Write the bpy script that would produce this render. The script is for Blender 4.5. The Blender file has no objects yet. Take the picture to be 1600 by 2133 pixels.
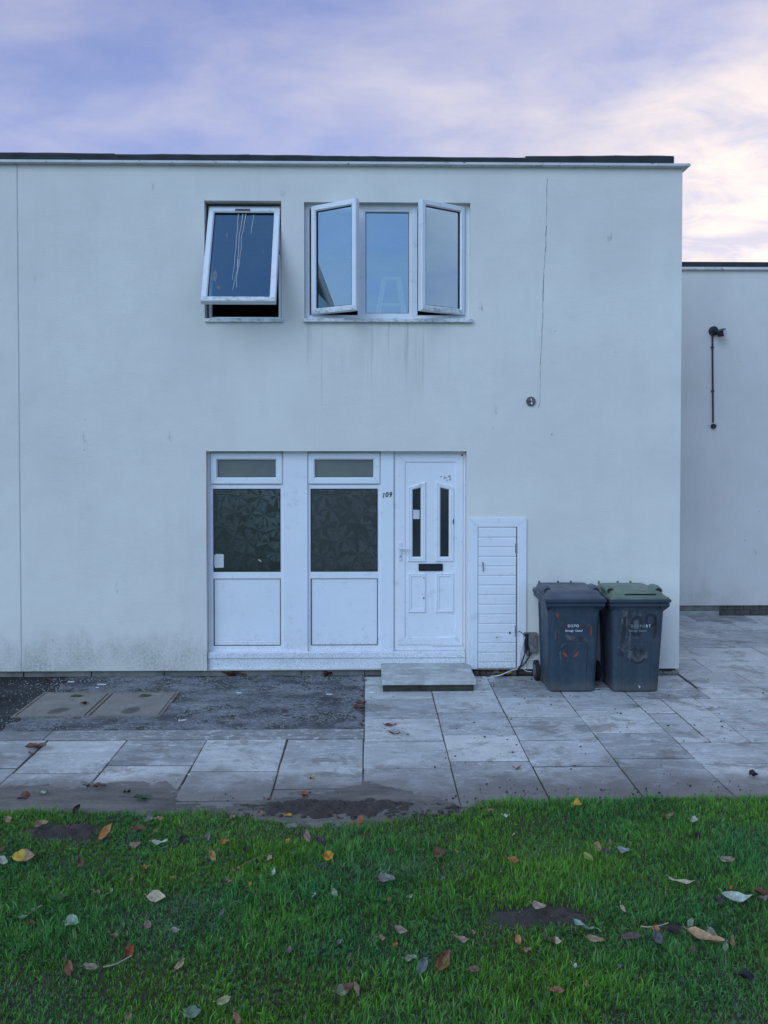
import bpy, math, random
import numpy as np
from mathutils import Vector, Matrix

# ------------------------------------------------------------------ camera
R = math.radians
SC = bpy.context.scene
COL = SC.collection
F, CX, AXY = 1750.0, 800.0, 971.0          # focal length and optical axis of the photograph (1600 x 2133)
YAW, PITCH = math.atan(30 / F), math.atan(36 / F)
EYE = Vector((0.0, -8.537, 2.317))
cam_data = bpy.data.cameras.new("camera")
cam = bpy.data.objects.new("camera", cam_data)
COL.objects.link(cam)
cam.location = EYE
cam.rotation_euler = (math.pi / 2 - PITCH, 0, -YAW)
cam_data.sensor_fit = 'VERTICAL'
cam_data.sensor_height = 36.0
cam_data.lens = F * 36.0 / 2133.0
cam_data.shift_y = -(1066.5 - AXY) / 2133.0
cam_data.clip_end = 3000
cam_data.clip_start = 0.05
SC.camera = cam
CAMROT = cam.rotation_euler.to_matrix()

# ------------------------------------------------------------------ sky, added facade fill, exposure
FILL_EL, FILL_AZ = R(32), R(215)      # fill direction, shared by the sky; azimuth clockwise from +y (the wall's inward normal)
world = bpy.data.worlds.new("World")
SC.world = world
world.use_nodes = True
SC.view_settings.view_transform = 'Standard'
SC.view_settings.look = 'None'
SC.view_settings.gamma = 1.0
SC.view_settings.use_curve_mapping = False
SC.view_settings.exposure = 0.13


def build_world():
    nt = world.node_tree
    N, L = nt.nodes, nt.links
    N.clear()
    out = N.new('ShaderNodeOutputWorld')
    bg = N.new('ShaderNodeBackground')
    bg.inputs['Strength'].default_value = 0.1
    L.new(bg.outputs[0], out.inputs[0])
    sky = N.new('ShaderNodeTexSky')
    sky.sky_type = 'NISHITA'
    sky.sun_disc = False
    sky.sun_elevation = FILL_EL
    sky.sun_rotation = FILL_AZ
    sky.air_density = 1.0
    sky.dust_density = 1.2
    sky.ozone_density = 3.0
    tc = N.new('ShaderNodeTexCoord')

    def math_(op, a, b=None, c=None):
        n = N.new('ShaderNodeMath'); n.operation = op
        for i, v in enumerate((a, b, c)):
            if v is None: continue
            if isinstance(v, (int, float)): n.inputs[i].default_value = v
            else: L.new(v, n.inputs[i])
        return n.outputs[0]

    def ramp(fac, stops):
        r = N.new('ShaderNodeValToRGB')
        el = r.color_ramp.elements
        while len(el) < len(stops): el.new(0.5)
        for e, (p, c) in zip(el, stops):
            e.position = p
            e.color = (*c, 1) if isinstance(c, tuple) else (c, c, c, 1)
        L.new(fac, r.inputs[0])
        return r.outputs[0]

    def mix(fac, a, b, mode='MIX'):
        m = N.new('ShaderNodeMix'); m.data_type = 'RGBA'; m.blend_type = mode
        if isinstance(fac, (int, float)): m.inputs[0].default_value = fac
        else: L.new(fac, m.inputs[0])
        for i, v in ((6, a), (7, b)):
            if isinstance(v, tuple): m.inputs[i].default_value = (*v, 1)
            else: L.new(v, m.inputs[i])
        return m.outputs[2]
    sep = N.new('ShaderNodeSeparateXYZ')
    L.new(tc.outputs['Generated'], sep.inputs[0])
    dz = math_('ADD', math_('MAXIMUM', sep.outputs[2], 0.0), 0.22)
    comb = N.new('ShaderNodeCombineXYZ')
    L.new(math_('DIVIDE', sep.outputs[0], dz), comb.inputs[0])
    L.new(math_('DIVIDE', sep.outputs[1], dz), comb.inputs[1])

    def noise(scale, detail, rough, off, stretch=(1, 1, 1), dist=0.0):
        mp = N.new('ShaderNodeMapping')
        mp.inputs['Location'].default_value = off
        mp.inputs['Scale'].default_value = stretch
        mp.inputs['Rotation'].default_value = (0, 0, R(28))
        L.new(comb.outputs[0], mp.inputs[0])
        n = N.new('ShaderNodeTexNoise')
        n.inputs['Scale'].default_value = scale
        n.inputs['Detail'].default_value = detail
        n.inputs['Roughness'].default_value = rough
        n.inputs['Distortion'].default_value = dist
        L.new(mp.outputs[0], n.inputs['Vector'])
        return n.outputs['Fac']
    big = noise(0.70, 3, 0.5, SKY_OFF, (1, 1.15, 1), 0.4)
    wisp = noise(5.5, 7, 0.6, (1.2, 7.7, 0), (1, 1.5, 1), 0.5)
    fine = noise(2.4, 7, 0.56, (4.2, 1.7, 0), (1, 1.25, 1), 0.3)
    cover = ramp(math_('ADD', math_('MULTIPLY', big, 0.70), math_('MULTIPLY', fine, 0.30)), [(0.36, 0.40), (0.60, 1.0)])
    # bright bank of cloud over the neighbouring roof, where the photograph shows it
    g = Vector((math.sin(R(25)) * math.cos(R(13)), math.cos(R(25)) * math.cos(R(13)), math.sin(R(13))))
    dt = N.new('ShaderNodeVectorMath'); dt.operation = 'DOT_PRODUCT'
    L.new(tc.outputs['Generated'], dt.inputs[0]); dt.inputs[1].default_value = g
    glow = math_('POWER', math_('MAXIMUM', dt.outputs['Value'], 0.0), 70.0)
    tint = mix(1.0, sky.outputs[0], SKY_TINT, 'MULTIPLY')
    cl = ramp(math_('ADD', math_('MULTIPLY', fine, 0.65), math_('MULTIPLY', wisp, 0.35)), [(0.36, CLOUD_DARK), (0.62, CLOUD_LIGHT)])
    glowcol = mix(ramp(math_('ADD', math_('MULTIPLY', fine, 0.5), math_('MULTIPLY', wisp, 0.5)), [(0.42, 0.0), (0.58, 1.0)]), GLOW_DARK, GLOW_LIGHT)
    hz = ramp(sep.outputs[2], [(0.05, 1.0), (0.45, 0.0)])
    cl = mix(math_('MULTIPLY', hz, 0.55), cl, CLOUD_HORIZON)
    west = ramp(math_('ADD', math_('MULTIPLY', dt.outputs['Value'], 0.5), 0.5), [(0.35, 0.0), (0.85, 1.0)])
    cl = mix(west, mix(1.0, cl, CLOUD_EAST, 'MULTIPLY'), cl)
    cl = mix(math_('MINIMUM', math_('MULTIPLY', glow, 1.0), 1.0), cl, glowcol)
    cov2 = math_('MINIMUM', math_('ADD', math_('MULTIPLY', cover, CLOUD_AMT), math_('MULTIPLY', glow, 0.6)), 1.0)
    L.new(mix(cov2, tint, cl), bg.inputs['Color'])


SKY_OFF = (-0.85, -1.8, 0.0)
SKY_TINT = (0.62, 0.93, 1.62)
CLOUD_DARK, CLOUD_LIGHT = (4.7, 4.9, 6.9), (7.0, 6.7, 7.5)
GLOW_DARK, GLOW_LIGHT = (7.2, 7.0, 8.2), (11.5, 9.8, 8.8)
CLOUD_AMT = 0.92
CLOUD_HORIZON = (7.0, 6.8, 7.7)
CLOUD_EAST = (0.58, 0.93, 1.18)     # cloud away from the sunset is bluer
build_world()

fill_data = bpy.data.lights.new("fill_lamp", 'SUN')  # soft skylight fill added to brighten the facade; the sunset lies behind the house
fill_lamp = bpy.data.objects.new("fill_lamp", fill_data)
COL.objects.link(fill_lamp)
fill_data.energy = 1.06
fill_data.angle = R(46)
fill_data.color = (0.62, 0.81, 0.98)
FILL_DIR = Vector((math.sin(FILL_AZ) * math.cos(FILL_EL), math.cos(FILL_AZ) * math.cos(FILL_EL), math.sin(FILL_EL)))
fill_lamp.location = FILL_DIR * 30
fill_lamp.rotation_euler = FILL_DIR.to_track_quat('Z', 'Y').to_euler()

# ------------------------------------------------------------------ helpers
rnd = random.Random(7)


def ray(px, py):
    v = Vector(((px - CX) / F, (AXY - py) / F, -1.0))
    return CAMROT @ v


def WP(px, py, y=0.0):
    """point of the photograph on a vertical plane parallel to the front wall"""
    d = ray(px, py)
    t = (y - EYE.y) / d.y
    return EYE + d * t


def WX(px, py=900, y=0.0): return WP(px, py, y).x
def WZ(py, px=770, y=0.0): return WP(px, py, y).z


def GP(px, py, z=0.0):
    """point of the photograph on level ground"""
    d = ray(px, py)
    t = (z - EYE.z) / d.z
    return EYE + d * t


class MB:
    def __init__(self):
        self.v, self.f, self.smooth = [], [], False

    def quad(self, a, b, c, d):
        n = len(self.v); self.v += [tuple(a), tuple(b), tuple(c), tuple(d)]; self.f.append((n, n + 1, n + 2, n + 3)); return self

    def poly(self, pts):
        n = len(self.v); self.v += [tuple(p) for p in pts]; self.f.append(tuple(range(n, n + len(pts)))); return self

    def box(self, x0, x1, y0, y1, z0, z1, c=0.0):
        n = len(self.v)
        if c <= 0:
            self.v += [(x0, y0, z0), (x1, y0, z0), (x1, y1, z0), (x0, y1, z0), (x0, y0, z1), (x1, y0, z1), (x1, y1, z1), (x0, y1, z1)]
            self.f += [(n, n + 3, n + 2, n + 1), (n + 4, n + 5, n + 6, n + 7), (n, n + 1, n + 5, n + 4), (n + 1, n + 2, n + 6, n + 5), (n + 2, n + 3, n + 7, n + 6), (n + 3, n, n + 4, n + 7)]
            return self
        lo, hi = (x0, y0, z0), (x1, y1, z1)
        idx = {}
        for sx in (0, 1):
            for sy in (0, 1):
                for sz in (0, 1):
                    s = (sx, sy, sz)
                    for ax in range(3):
                        p = []
                        for k in range(3):
                            e = hi[k] if s[k] else lo[k]
                            if k != ax: e += -c if s[k] else c
                            p.append(e)
                        idx[(s, ax)] = len(self.v); self.v.append(tuple(p))
        for ax in range(3):
            o = [k for k in range(3) if k != ax]
            for s in (0, 1):
                q = []
                for a, b in ((0, 0), (1, 0), (1, 1), (0, 1)):
                    t = [0, 0, 0]; t[ax] = s; t[o[0]] = a; t[o[1]] = b
                    q.append(idx[(tuple(t), ax)])
                flip = (s == 0) ^ (ax == 1)
                self.f.append(tuple(reversed(q)) if flip else tuple(q))
        for ax in range(3):
            o = [k for k in range(3) if k != ax]
            for a in (0, 1):
                for b in (0, 1):
                    q = []
                    for s, k in ((0, o[0]), (1, o[0]), (1, o[1]), (0, o[1])):
                        t = [0, 0, 0]; t[ax] = s; t[o[0]] = a; t[o[1]] = b
                        q.append(idx[(tuple(t), k)])
                    self.f.append(tuple(q))
        for sx in (0, 1):
            for sy in (0, 1):
                for sz in (0, 1):
                    s = (sx, sy, sz)
                    self.f.append((idx[(s, 0)], idx[(s, 1)], idx[(s, 2)]))
        return self

    def ring(self, x0, x1, z0, z1, prof, gap=0.0008):
        """mitred frame: prof is a list of (inset, y)"""
        for side in range(4):
            rows = []
            for ins, y in prof:
                a, b, c, d = x0 + ins, x1 - ins, z0 + ins, z1 - ins
                g = gap
                if side == 0: p, q = (a + g, y, c), (b - g, y, c)
                elif side == 1: p, q = (b, y, c + g), (b, y, d - g)
                elif side == 2: p, q = (b - g, y, d), (a + g, y, d)
                else: p, q = (a, y, d - g), (a, y, c + g)
                rows.append((p, q))
            for (p, q), (r, s) in zip(rows, rows[1:]):
                self.quad(p, q, s, r)
        return self

    def tube(self, pts, r, seg=8, cap=True):
        pts = [Vector(p) for p in pts]
        n0 = len(self.v)
        rr = r if isinstance(r, (list, tuple)) else [r] * len(pts)
        up = None
        for i, p in enumerate(pts):
            t = (pts[min(i + 1, len(pts) - 1)] - pts[max(i - 1, 0)]).normalized()
            if up is None:
                up = t.orthogonal().normalized()
            up = (up - t * up.dot(t)).normalized()
            w = t.cross(up)
            for k in range(seg):
                a = 2 * math.pi * k / seg
                self.v.append(tuple(p + (up * math.cos(a) + w * math.sin(a)) * rr[i]))
        for i in range(len(pts) - 1):
            for k in range(seg):
                k2 = (k + 1) % seg
                self.f.append((n0 + i * seg + k, n0 + i * seg + k2, n0 + (i + 1) * seg + k2, n0 + (i + 1) * seg + k))
        if cap:
            self.f.append(tuple(n0 + k for k in reversed(range(seg))))
            e = n0 + (len(pts) - 1) * seg
            self.f.append(tuple(e + k for k in range(seg)))
        return self

    def loft(self, loops, cap0=True, cap1=True):
        n0 = len(self.v); m = len(loops[0])
        for lp in loops: self.v += [tuple(p) for p in lp]
        for i in range(len(loops) - 1):
            for k in range(m):
                k2 = (k + 1) % m
                self.f.append((n0 + i * m + k, n0 + i * m + k2, n0 + (i + 1) * m + k2, n0 + (i + 1) * m + k))
        if cap0: self.f.append(tuple(n0 + k for k in reversed(range(m))))
        if cap1:
            e = n0 + (len(loops) - 1) * m
            self.f.append(tuple(e + k for k in range(m)))
        return self

    def prism(self, pts2, y0, y1):
        """polygon in x,z extruded along y (y0 is the front)"""
        return self.loft([[(x, y1, z) for x, z in pts2], [(x, y0, z) for x, z in pts2]])

    def xform(self, m):
        self.v = [tuple(m @ Vector(p)) for p in self.v]; return self

    def build(self, name, mat, parent=None, smooth=False, bevel=0.0):
        me = bpy.data.meshes.new(name)
        me.from_pydata(self.v, [], self.f)
        me.update()
        if mat: me.materials.append(mat)
        if smooth:
            me.polygons.foreach_set('use_smooth', [True] * len(me.polygons))
        o = bpy.data.objects.new(name, me)
        COL.objects.link(o)
        if parent: o.parent = parent
        if bevel:
            b = o.modifiers.new('bevel', 'BEVEL'); b.width = bevel; b.segments = 2; b.limit_method = 'ANGLE'
        return o


def tag(o, label=None, cat=None, group=None, kind=None):
    for k, v in (('label', label), ('category', cat), ('group', group), ('kind', kind)):
        if v: o[k] = v
    return o


def thing(name, label, cat, loc=(0, 0, 0), group=None):
    o = bpy.data.objects.new(name, None)
    o.empty_display_size = 0.1
    COL.objects.link(o)
    o.location = loc
    return tag(o, label, cat, group)


def text_mesh(body, size, mat, name, parent, loc, rot, shear=0.0, extrude=0.0006, sx=1.0, bold=0.0):
    cu = bpy.data.curves.new(name, 'FONT')
    cu.body = body; cu.size = size; cu.extrude = extrude; cu.align_x = 'CENTER'; cu.shear = shear
    cu.offset = bold
    cu.resolution_u = 3
    tmp = bpy.data.objects.new('tmp', cu); COL.objects.link(tmp)
    bpy.context.view_layer.update()
    me = bpy.data.meshes.new_from_object(tmp.evaluated_get(bpy.context.evaluated_depsgraph_get()))
    bpy.data.objects.remove(tmp)
    me.name = name; me.materials.clear(); me.materials.append(mat)
    o = bpy.data.objects.new(name, me); COL.objects.link(o)
    o.parent = parent; o.location = loc; o.rotation_euler = rot; o.scale = (sx, 1, 1)
    return o


# ------------------------------------------------------------------ materials
class NT:
    def __init__(self, name):
        self.m = bpy.data.materials.new(name); self.m.use_nodes = True
        self.t = self.m.node_tree; self.N, self.L = self.t.nodes, self.t.links
        self.N.clear()
        self.out = self.N.new('ShaderNodeOutputMaterial')
        self.tc = self.N.new('ShaderNodeTexCoord')
        self.co = self.tc.outputs['Object']

    def set(self, sock, v):
        if isinstance(v, (int, float)): sock.default_value = v
        elif isinstance(v, tuple): sock.default_value = (*v, 1) if len(v) == 3 and sock.type == 'RGBA' else v
        else: self.L.new(v, sock)

    def math(self, op, a, b=None, c=None, clamp=False):
        n = self.N.new('ShaderNodeMath'); n.operation = op; n.use_clamp = clamp
        for i, v in enumerate((a, b, c)):
            if v is not None: self.set(n.inputs[i], v)
        return n.outputs[0]

    def mapping(self, scale=(1, 1, 1), loc=(0, 0, 0), co=None):
        n = self.N.new('ShaderNodeMapping'); self.L.new(co or self.co, n.inputs[0])
        n.inputs['Scale'].default_value = scale; n.inputs['Location'].default_value = loc
        return n.outputs[0]

    def noise(self, scale, detail=4, rough=0.55, stretch=None, loc=(0, 0, 0), dist=0.0, co=None):
        n = self.N.new('ShaderNodeTexNoise')
        n.inputs['Scale'].default_value = scale; n.inputs['Detail'].default_value = detail
        n.inputs['Roughness'].default_value = rough; n.inputs['Distortion'].default_value = dist
        self.L.new(self.mapping(stretch or (1, 1, 1), loc, co), n.inputs['Vector'])
        return n.outputs['Fac']

    def voronoi(self, scale, stretch=None, feature='F1', out='Distance', rnd_=1.0):
        n = self.N.new('ShaderNodeTexVoronoi'); n.feature = feature
        n.inputs['Scale'].default_value = scale; n.inputs['Randomness'].default_value = rnd_
        self.L.new(self.mapping(stretch or (1, 1, 1)), n.inputs['Vector'])
        return n.outputs[out]

    def ramp(self, fac, stops, interp='LINEAR'):
        r = self.N.new('ShaderNodeValToRGB'); r.color_ramp.interpolation = interp
        el = r.color_ramp.elements
        while len(el) < len(stops): el.new(0.5)
        for e, (p, c) in zip(el, stops):
            e.position = p; e.color = (*c, 1) if isinstance(c, tuple) else (c, c, c, 1)
        self.L.new(fac, r.inputs[0])
        return r.outputs[0]

    def smooth(self, v, a, b):
        n = self.N.new('ShaderNodeMapRange'); n.interpolation_type = 'SMOOTHSTEP'
        self.set(n.inputs[0], v); n.inputs[1].default_value = a; n.inputs[2].default_value = b
        return n.outputs[0]

    def mix(self, fac, a, b, mode='MIX'):
        m = self.N.new('ShaderNodeMix'); m.data_type = 'RGBA'; m.blend_type = mode
        self.set(m.inputs[0], fac); self.set(m.inputs[6], a); self.set(m.inputs[7], b)
        return m.outputs[2]

    def xyz(self, co=None):
        s = self.N.new('ShaderNodeSeparateXYZ'); self.L.new(co or self.co, s.inputs[0]); return s.outputs

    def bump(self, h, strength=0.3, dist=0.01, normal=None):
        b = self.N.new('ShaderNodeBump'); b.inputs['Strength'].default_value = strength
        b.inputs['Distance'].default_value = dist; self.L.new(h, b.inputs['Height'])
        if normal: self.L.new(normal, b.inputs['Normal'])
        return b.outputs[0]

    def rand(self): return self.N.new('ShaderNodeObjectInfo').outputs['Random']

    def attr(self, name='Col'):
        a = self.N.new('ShaderNodeVertexColor'); a.layer_name = name; return a.outputs[0]

    def principled(self, col, rough=0.6, normal=None, spec=0.5, metal=0.0, **kw):
        p = self.N.new('ShaderNodeBsdfPrincipled')
        self.set(p.inputs['Base Color'], col); self.set(p.inputs['Roughness'], rough)
        self.set(p.inputs['Metallic'], metal); self.set(p.inputs['Specular IOR Level'], spec)
        if normal: self.L.new(normal, p.inputs['Normal'])
        for k, v in kw.items(): self.set(p.inputs[k.replace('_', ' ')], v)
        self.L.new(p.outputs[0], self.out.inputs[0])
        return self.m


def plain(name, col, rough=0.6, var=0.15, scale=8, bump=0.1, bscale=60, spec=0.5, metal=0.0, stretch=None):
    t = NT(name)
    n = t.noise(scale, 5, 0.6, stretch)
    c = t.mix(t.ramp(n, [(0.3, 0.0), (0.7, 1.0)]), tuple(v * (1 - var) for v in col), tuple(min(1, v * (1 + var)) for v in col))
    nb = t.noise(bscale, 4, 0.6, stretch)
    return t.principled(c, rough, t.bump(nb, bump, 0.005), spec, metal)


def render_material(name, base, joints=True):
    """painted render: cream-white, trowelled, with splash dirt, streaks and scuffs"""
    t = NT(name)
    x, y, z = t.xyz()
    big = t.noise(0.7, 4, 0.5)
    c = t.mix(t.ramp(big, [(0.35, 0.0), (0.65, 1.0)]), tuple(v * 0.94 for v in base), tuple(min(1, v * 1.04) for v in base))
    mid = t.noise(3.0, 6, 0.6, (1, 1, 0.6))
    c = t.mix(t.math('MULTIPLY', t.ramp(mid, [(0.5, 0.0), (0.75, 1.0)]), 0.35), c, tuple(v * k for v, k in zip(base, (0.84, 0.86, 0.84))))
    blot = t.noise(1.3, 7, 0.66, None, (6, 0, 3))
    c = t.mix(t.math('MULTIPLY', t.ramp(blot, [(0.48, 0.0), (0.66, 1.0)]), 0.16), c, tuple(v * k for v, k in zip(base, (0.80, 0.84, 0.86))))
    # long pale runs of dirt
    run = t.noise(5.0, 4, 0.6, (1, 1, 0.07))
    c = t.mix(t.math('MULTIPLY', t.ramp(run, [(0.58, 0.0), (0.8, 1.0)]), 0.10), c, (0.42, 0.42, 0.36))
    # splash dirt near the ground, ragged
    rag = t.noise(4.0, 8, 0.7, (1, 1, 0.5))
    low = t.smooth(t.math('ADD', z, t.math('MULTIPLY', rag, -0.9)), 0.10, -0.42)
    speck = t.ramp(t.noise(40, 6, 0.75), [(0.35, 0.15), (0.6, 1.0)])
    c = t.mix(t.math('MULTIPLY', t.math('MULTIPLY', low, t.math('MULTIPLY', speck, t.ramp(t.noise(1.1, 3, 0.5, None, (4, 0, 2)), [(0.38, 0.15), (0.62, 1.0)]))), 0.62), c, (0.20, 0.19, 0.13))
    # grey runs under the triple window's sill
    under = t.math('MULTIPLY', t.math('MULTIPLY', t.smooth(x, -.70, -.55), t.smooth(x, 1.05, .2)), t.math('MULTIPLY', t.smooth(z, 2.55, 3.55), t.smooth(z, 3.62, 3.60)))
    thin = t.ramp(t.noise(17, 3, 0.5, (1, 1, 0.03), (2, 0, 0)), [(0.58, 0.0), (0.66, 1.0)])
    soft = t.ramp(t.noise(4, 5, 0.6, (1, 1, 0.25), (7, 0, 0)), [(0.42, 0.0), (0.7, 0.5)])
    c = t.mix(t.math('MULTIPLY', under, t.math('ADD', t.math('MULTIPLY', thin, 0.5), t.math('MULTIPLY', soft, 0.5), clamp=True)), c, (0.36, 0.36, 0.33))
    # small scuffs and knocks
    vd = t.voronoi(1.9, (1, 1, 0.55))
    sc = t.math('MULTIPLY', t.smooth(vd, 0.085, 0.02), t.ramp(t.noise(30, 4, 0.7, (1, 1, 0.35)), [(0.48, 0.0), (0.62, 0.7)]))
    c = t.mix(sc, c, (0.30, 0.31, 0.30))
    vd2 = t.voronoi(3.7, (1, 1, 0.5))
    c = t.mix(t.math('MULTIPLY', t.smooth(vd2, 0.035, 0.012), 0.5), c, (0.16, 0.16, 0.16))
    grain = t.noise(55, 6, 0.7, (0.35, 1, 1.3))
    undul = t.noise(1.6, 3, 0.5)
    nrm = t.bump(grain, 0.38, 0.008)
    nrm = t.bump(undul, 0.55, 0.04, nrm)
    return t.principled(c, 0.85, nrm, 0.25)


M = {}
M['render'] = render_material('painted_render', (0.80, 0.75, 0.68))
M['render2'] = render_material('neighbour_render', (0.74, 0.695, 0.64))


def upvc(name, col, splash=0.6):
    t = NT(name)
    n = t.noise(2.5, 5, 0.6)
    c = t.mix(t.ramp(n, [(0.35, 0.0), (0.7, 1.0)]), tuple(v * 0.95 for v in col), col)
    sm = t.math('MULTIPLY', t.ramp(t.noise(9, 7, 0.7), [(0.56, 0.0), (0.72, 1.0)]), 0.38)
    c = t.mix(sm, c, (0.38, 0.40, 0.38))
    x, y, z = t.xyz()
    rag = t.noise(14, 6, 0.75)
    low = t.smooth(t.math('ADD', z, t.math('MULTIPLY', rag, -0.7)), 0.12, -0.2)
    sp = t.ramp(t.noise(110, 4, 0.8), [(0.5, 0.0), (0.6, 1.0)])
    c = t.mix(t.math('MULTIPLY', t.math('MULTIPLY', low, sp), splash), c, (0.16, 0.16, 0.12))
    return t.principled(c, 0.38, t.bump(t.noise(6, 3), 0.04, 0.01), 0.4)


M['upvc'] = upvc('white_upvc', (0.84, 0.85, 0.87))
M['sash'] = upvc('white_upvc_sash', (0.84, 0.85, 0.87), 0.0)


def dirty_upvc():
    t = NT('mouldy_upvc')
    c = t.mix(t.ramp(t.noise(6, 5, 0.6), [(0.35, 0.0), (0.7, 1.0)]), (0.70, 0.72, 0.72), (0.82, 0.83, 0.85))
    x, y, z = t.xyz()
    md = t.ramp(t.noise(26, 8, 0.75, (0.5, 1, 1)), [(0.47, 0.0), (0.63, 1.0)])
    c = t.mix(t.math('MULTIPLY', md, 0.62), c, (0.13, 0.15, 0.10))
    return t.principled(c, 0.5, t.bump(t.noise(40, 5), 0.1, 0.004), 0.4)


M['mould'] = dirty_upvc()
M['gasket'] = plain('black_gasket_and_shade', (0.015, 0.016, 0.018), 0.6, 0.2)
M['dark_frame'] = plain('weathered_timber_subframe', (0.10, 0.10, 0.10), 0.8, 0.5, 14, 0.3)


def glass(name, refl, tint=(0.75, 0.8, 0.8), rough=0.0, haze=0.0, coat=(1, 1, 1)):
    t = NT(name)
    tr = t.N.new('ShaderNodeBsdfTransparent'); tr.inputs[0].default_value = (*tint, 1)
    gl = t.N.new('ShaderNodeBsdfGlossy'); gl.inputs['Roughness'].default_value = rough
    gl.inputs[0].default_value = (*coat, 1)
    t.L.new(t.bump(t.noise(2.2, 2, 0.5), 0.03, 0.01), gl.inputs['Normal'])
    fr = t.N.new('ShaderNodeFresnel'); fr.inputs[0].default_value = 1.5
    fac = t.math('ADD', refl, t.math('MULTIPLY', fr.outputs[0], 1.0 - refl), clamp=True)
    mx = t.N.new('ShaderNodeMixShader'); t.L.new(fac, mx.inputs[0])
    t.L.new(tr.outputs[0], mx.inputs[1]); t.L.new(gl.outputs[0], mx.inputs[2])
    last = mx.outputs[0]
    if haze:
        df = t.N.new('ShaderNodeBsdfDiffuse'); df.inputs[0].default_value = (0.5, 0.52, 0.52, 1)
        m2 = t.N.new('ShaderNodeMixShader')
        dirt = t.math('MULTIPLY', t.ramp(t.noise(7, 7, 0.7, (1, 1, 0.6)), [(0.4, 0.3), (0.75, 1.0)]), haze)
        t.L.new(dirt, m2.inputs[0]); t.L.new(last, m2.inputs[1]); t.L.new(df.outputs[0], m2.inputs[2])
        last = m2.outputs[0]
    t.L.new(last, t.out.inputs[0])
    return t.m


M['glass'] = glass('coated_window_glass', 0.44, haze=0.015, coat=(0.80, 0.96, 1.0))
M['glass_old'] = glass('dirty_window_glass', 0.22, haze=0.012, coat=(0.50, 0.78, 1.0))
M['glass_door'] = glass('door_glass', 0.05, (0.35, 0.38, 0.36), haze=0.02)
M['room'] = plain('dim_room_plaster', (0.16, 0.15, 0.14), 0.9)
M['ladder'] = plain('pale_yellow_ladder', (0.92, 0.84, 0.30), 0.5)
M['black_metal'] = plain('black_metal', (0.018, 0.018, 0.022), 0.4, 0.3, 20, 0.1)
M['steel'] = plain('dull_steel', (0.35, 0.36, 0.37), 0.4, 0.3, 30, 0.1, metal=0.8)
M['white_metal'] = plain('white_handle', (0.72, 0.73, 0.75), 0.35, 0.08)
M['paper'] = plain('paper_notice', (0.62, 0.63, 0.62), 0.8, 0.1, 40)
M['white_paint'] = plain('white_paint_run', (0.55, 0.57, 0.52), 0.6, 0.15)
M['scuff'] = plain('grey_scuff', (0.34, 0.36, 0.38), 0.8, 0.2)
M['smear'] = plain('faint_glass_smear', (0.13, 0.15, 0.17), 0.5, 0.5, 40)


def trim_material():
    t = NT('chipped_white_roof_trim')
    c = t.mix(t.ramp(t.noise(3, 5), [(0.35, 0.0), (0.7, 1.0)]), (0.58, 0.58, 0.56), (0.72, 0.72, 0.71))
    chip = t.ramp(t.noise(18, 8, 0.75, (0.6, 1, 1)), [(0.58, 0.0), (0.61, 1.0)])
    c = t.mix(t.math('MULTIPLY', chip, 0.8), c, (0.06, 0.06, 0.06))
    return t.principled(c, 0.6, None, 0.4)


M['trim'] = trim_material()
M['felt'] = plain('bituminous_roof_felt', (0.035, 0.037, 0.042), 0.9, 0.35, 5, 0.5, 40)
M['block'] = plain('shade_dark_block', (0.20, 0.19, 0.165), 0.9, 0.4, 6, 0.8, 45)  # darkened to carry the shade of the recess under the render
M['block_dark'] = plain('dark_plinth_brick', (0.11, 0.095, 0.08), 0.9, 0.35, 9, 0.8, 50)
M['rubble'] = plain('dark_rubble', (0.10, 0.075, 0.065), 0.9, 0.4, 9, 0.8, 40)
M['sealant'] = plain('grey_joint_sealant', (0.50, 0.49, 0.48), 0.8, 0.1)
M['crack'] = plain('dark_crack', (0.17, 0.18, 0.19), 0.9, 0.4, 30)

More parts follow.
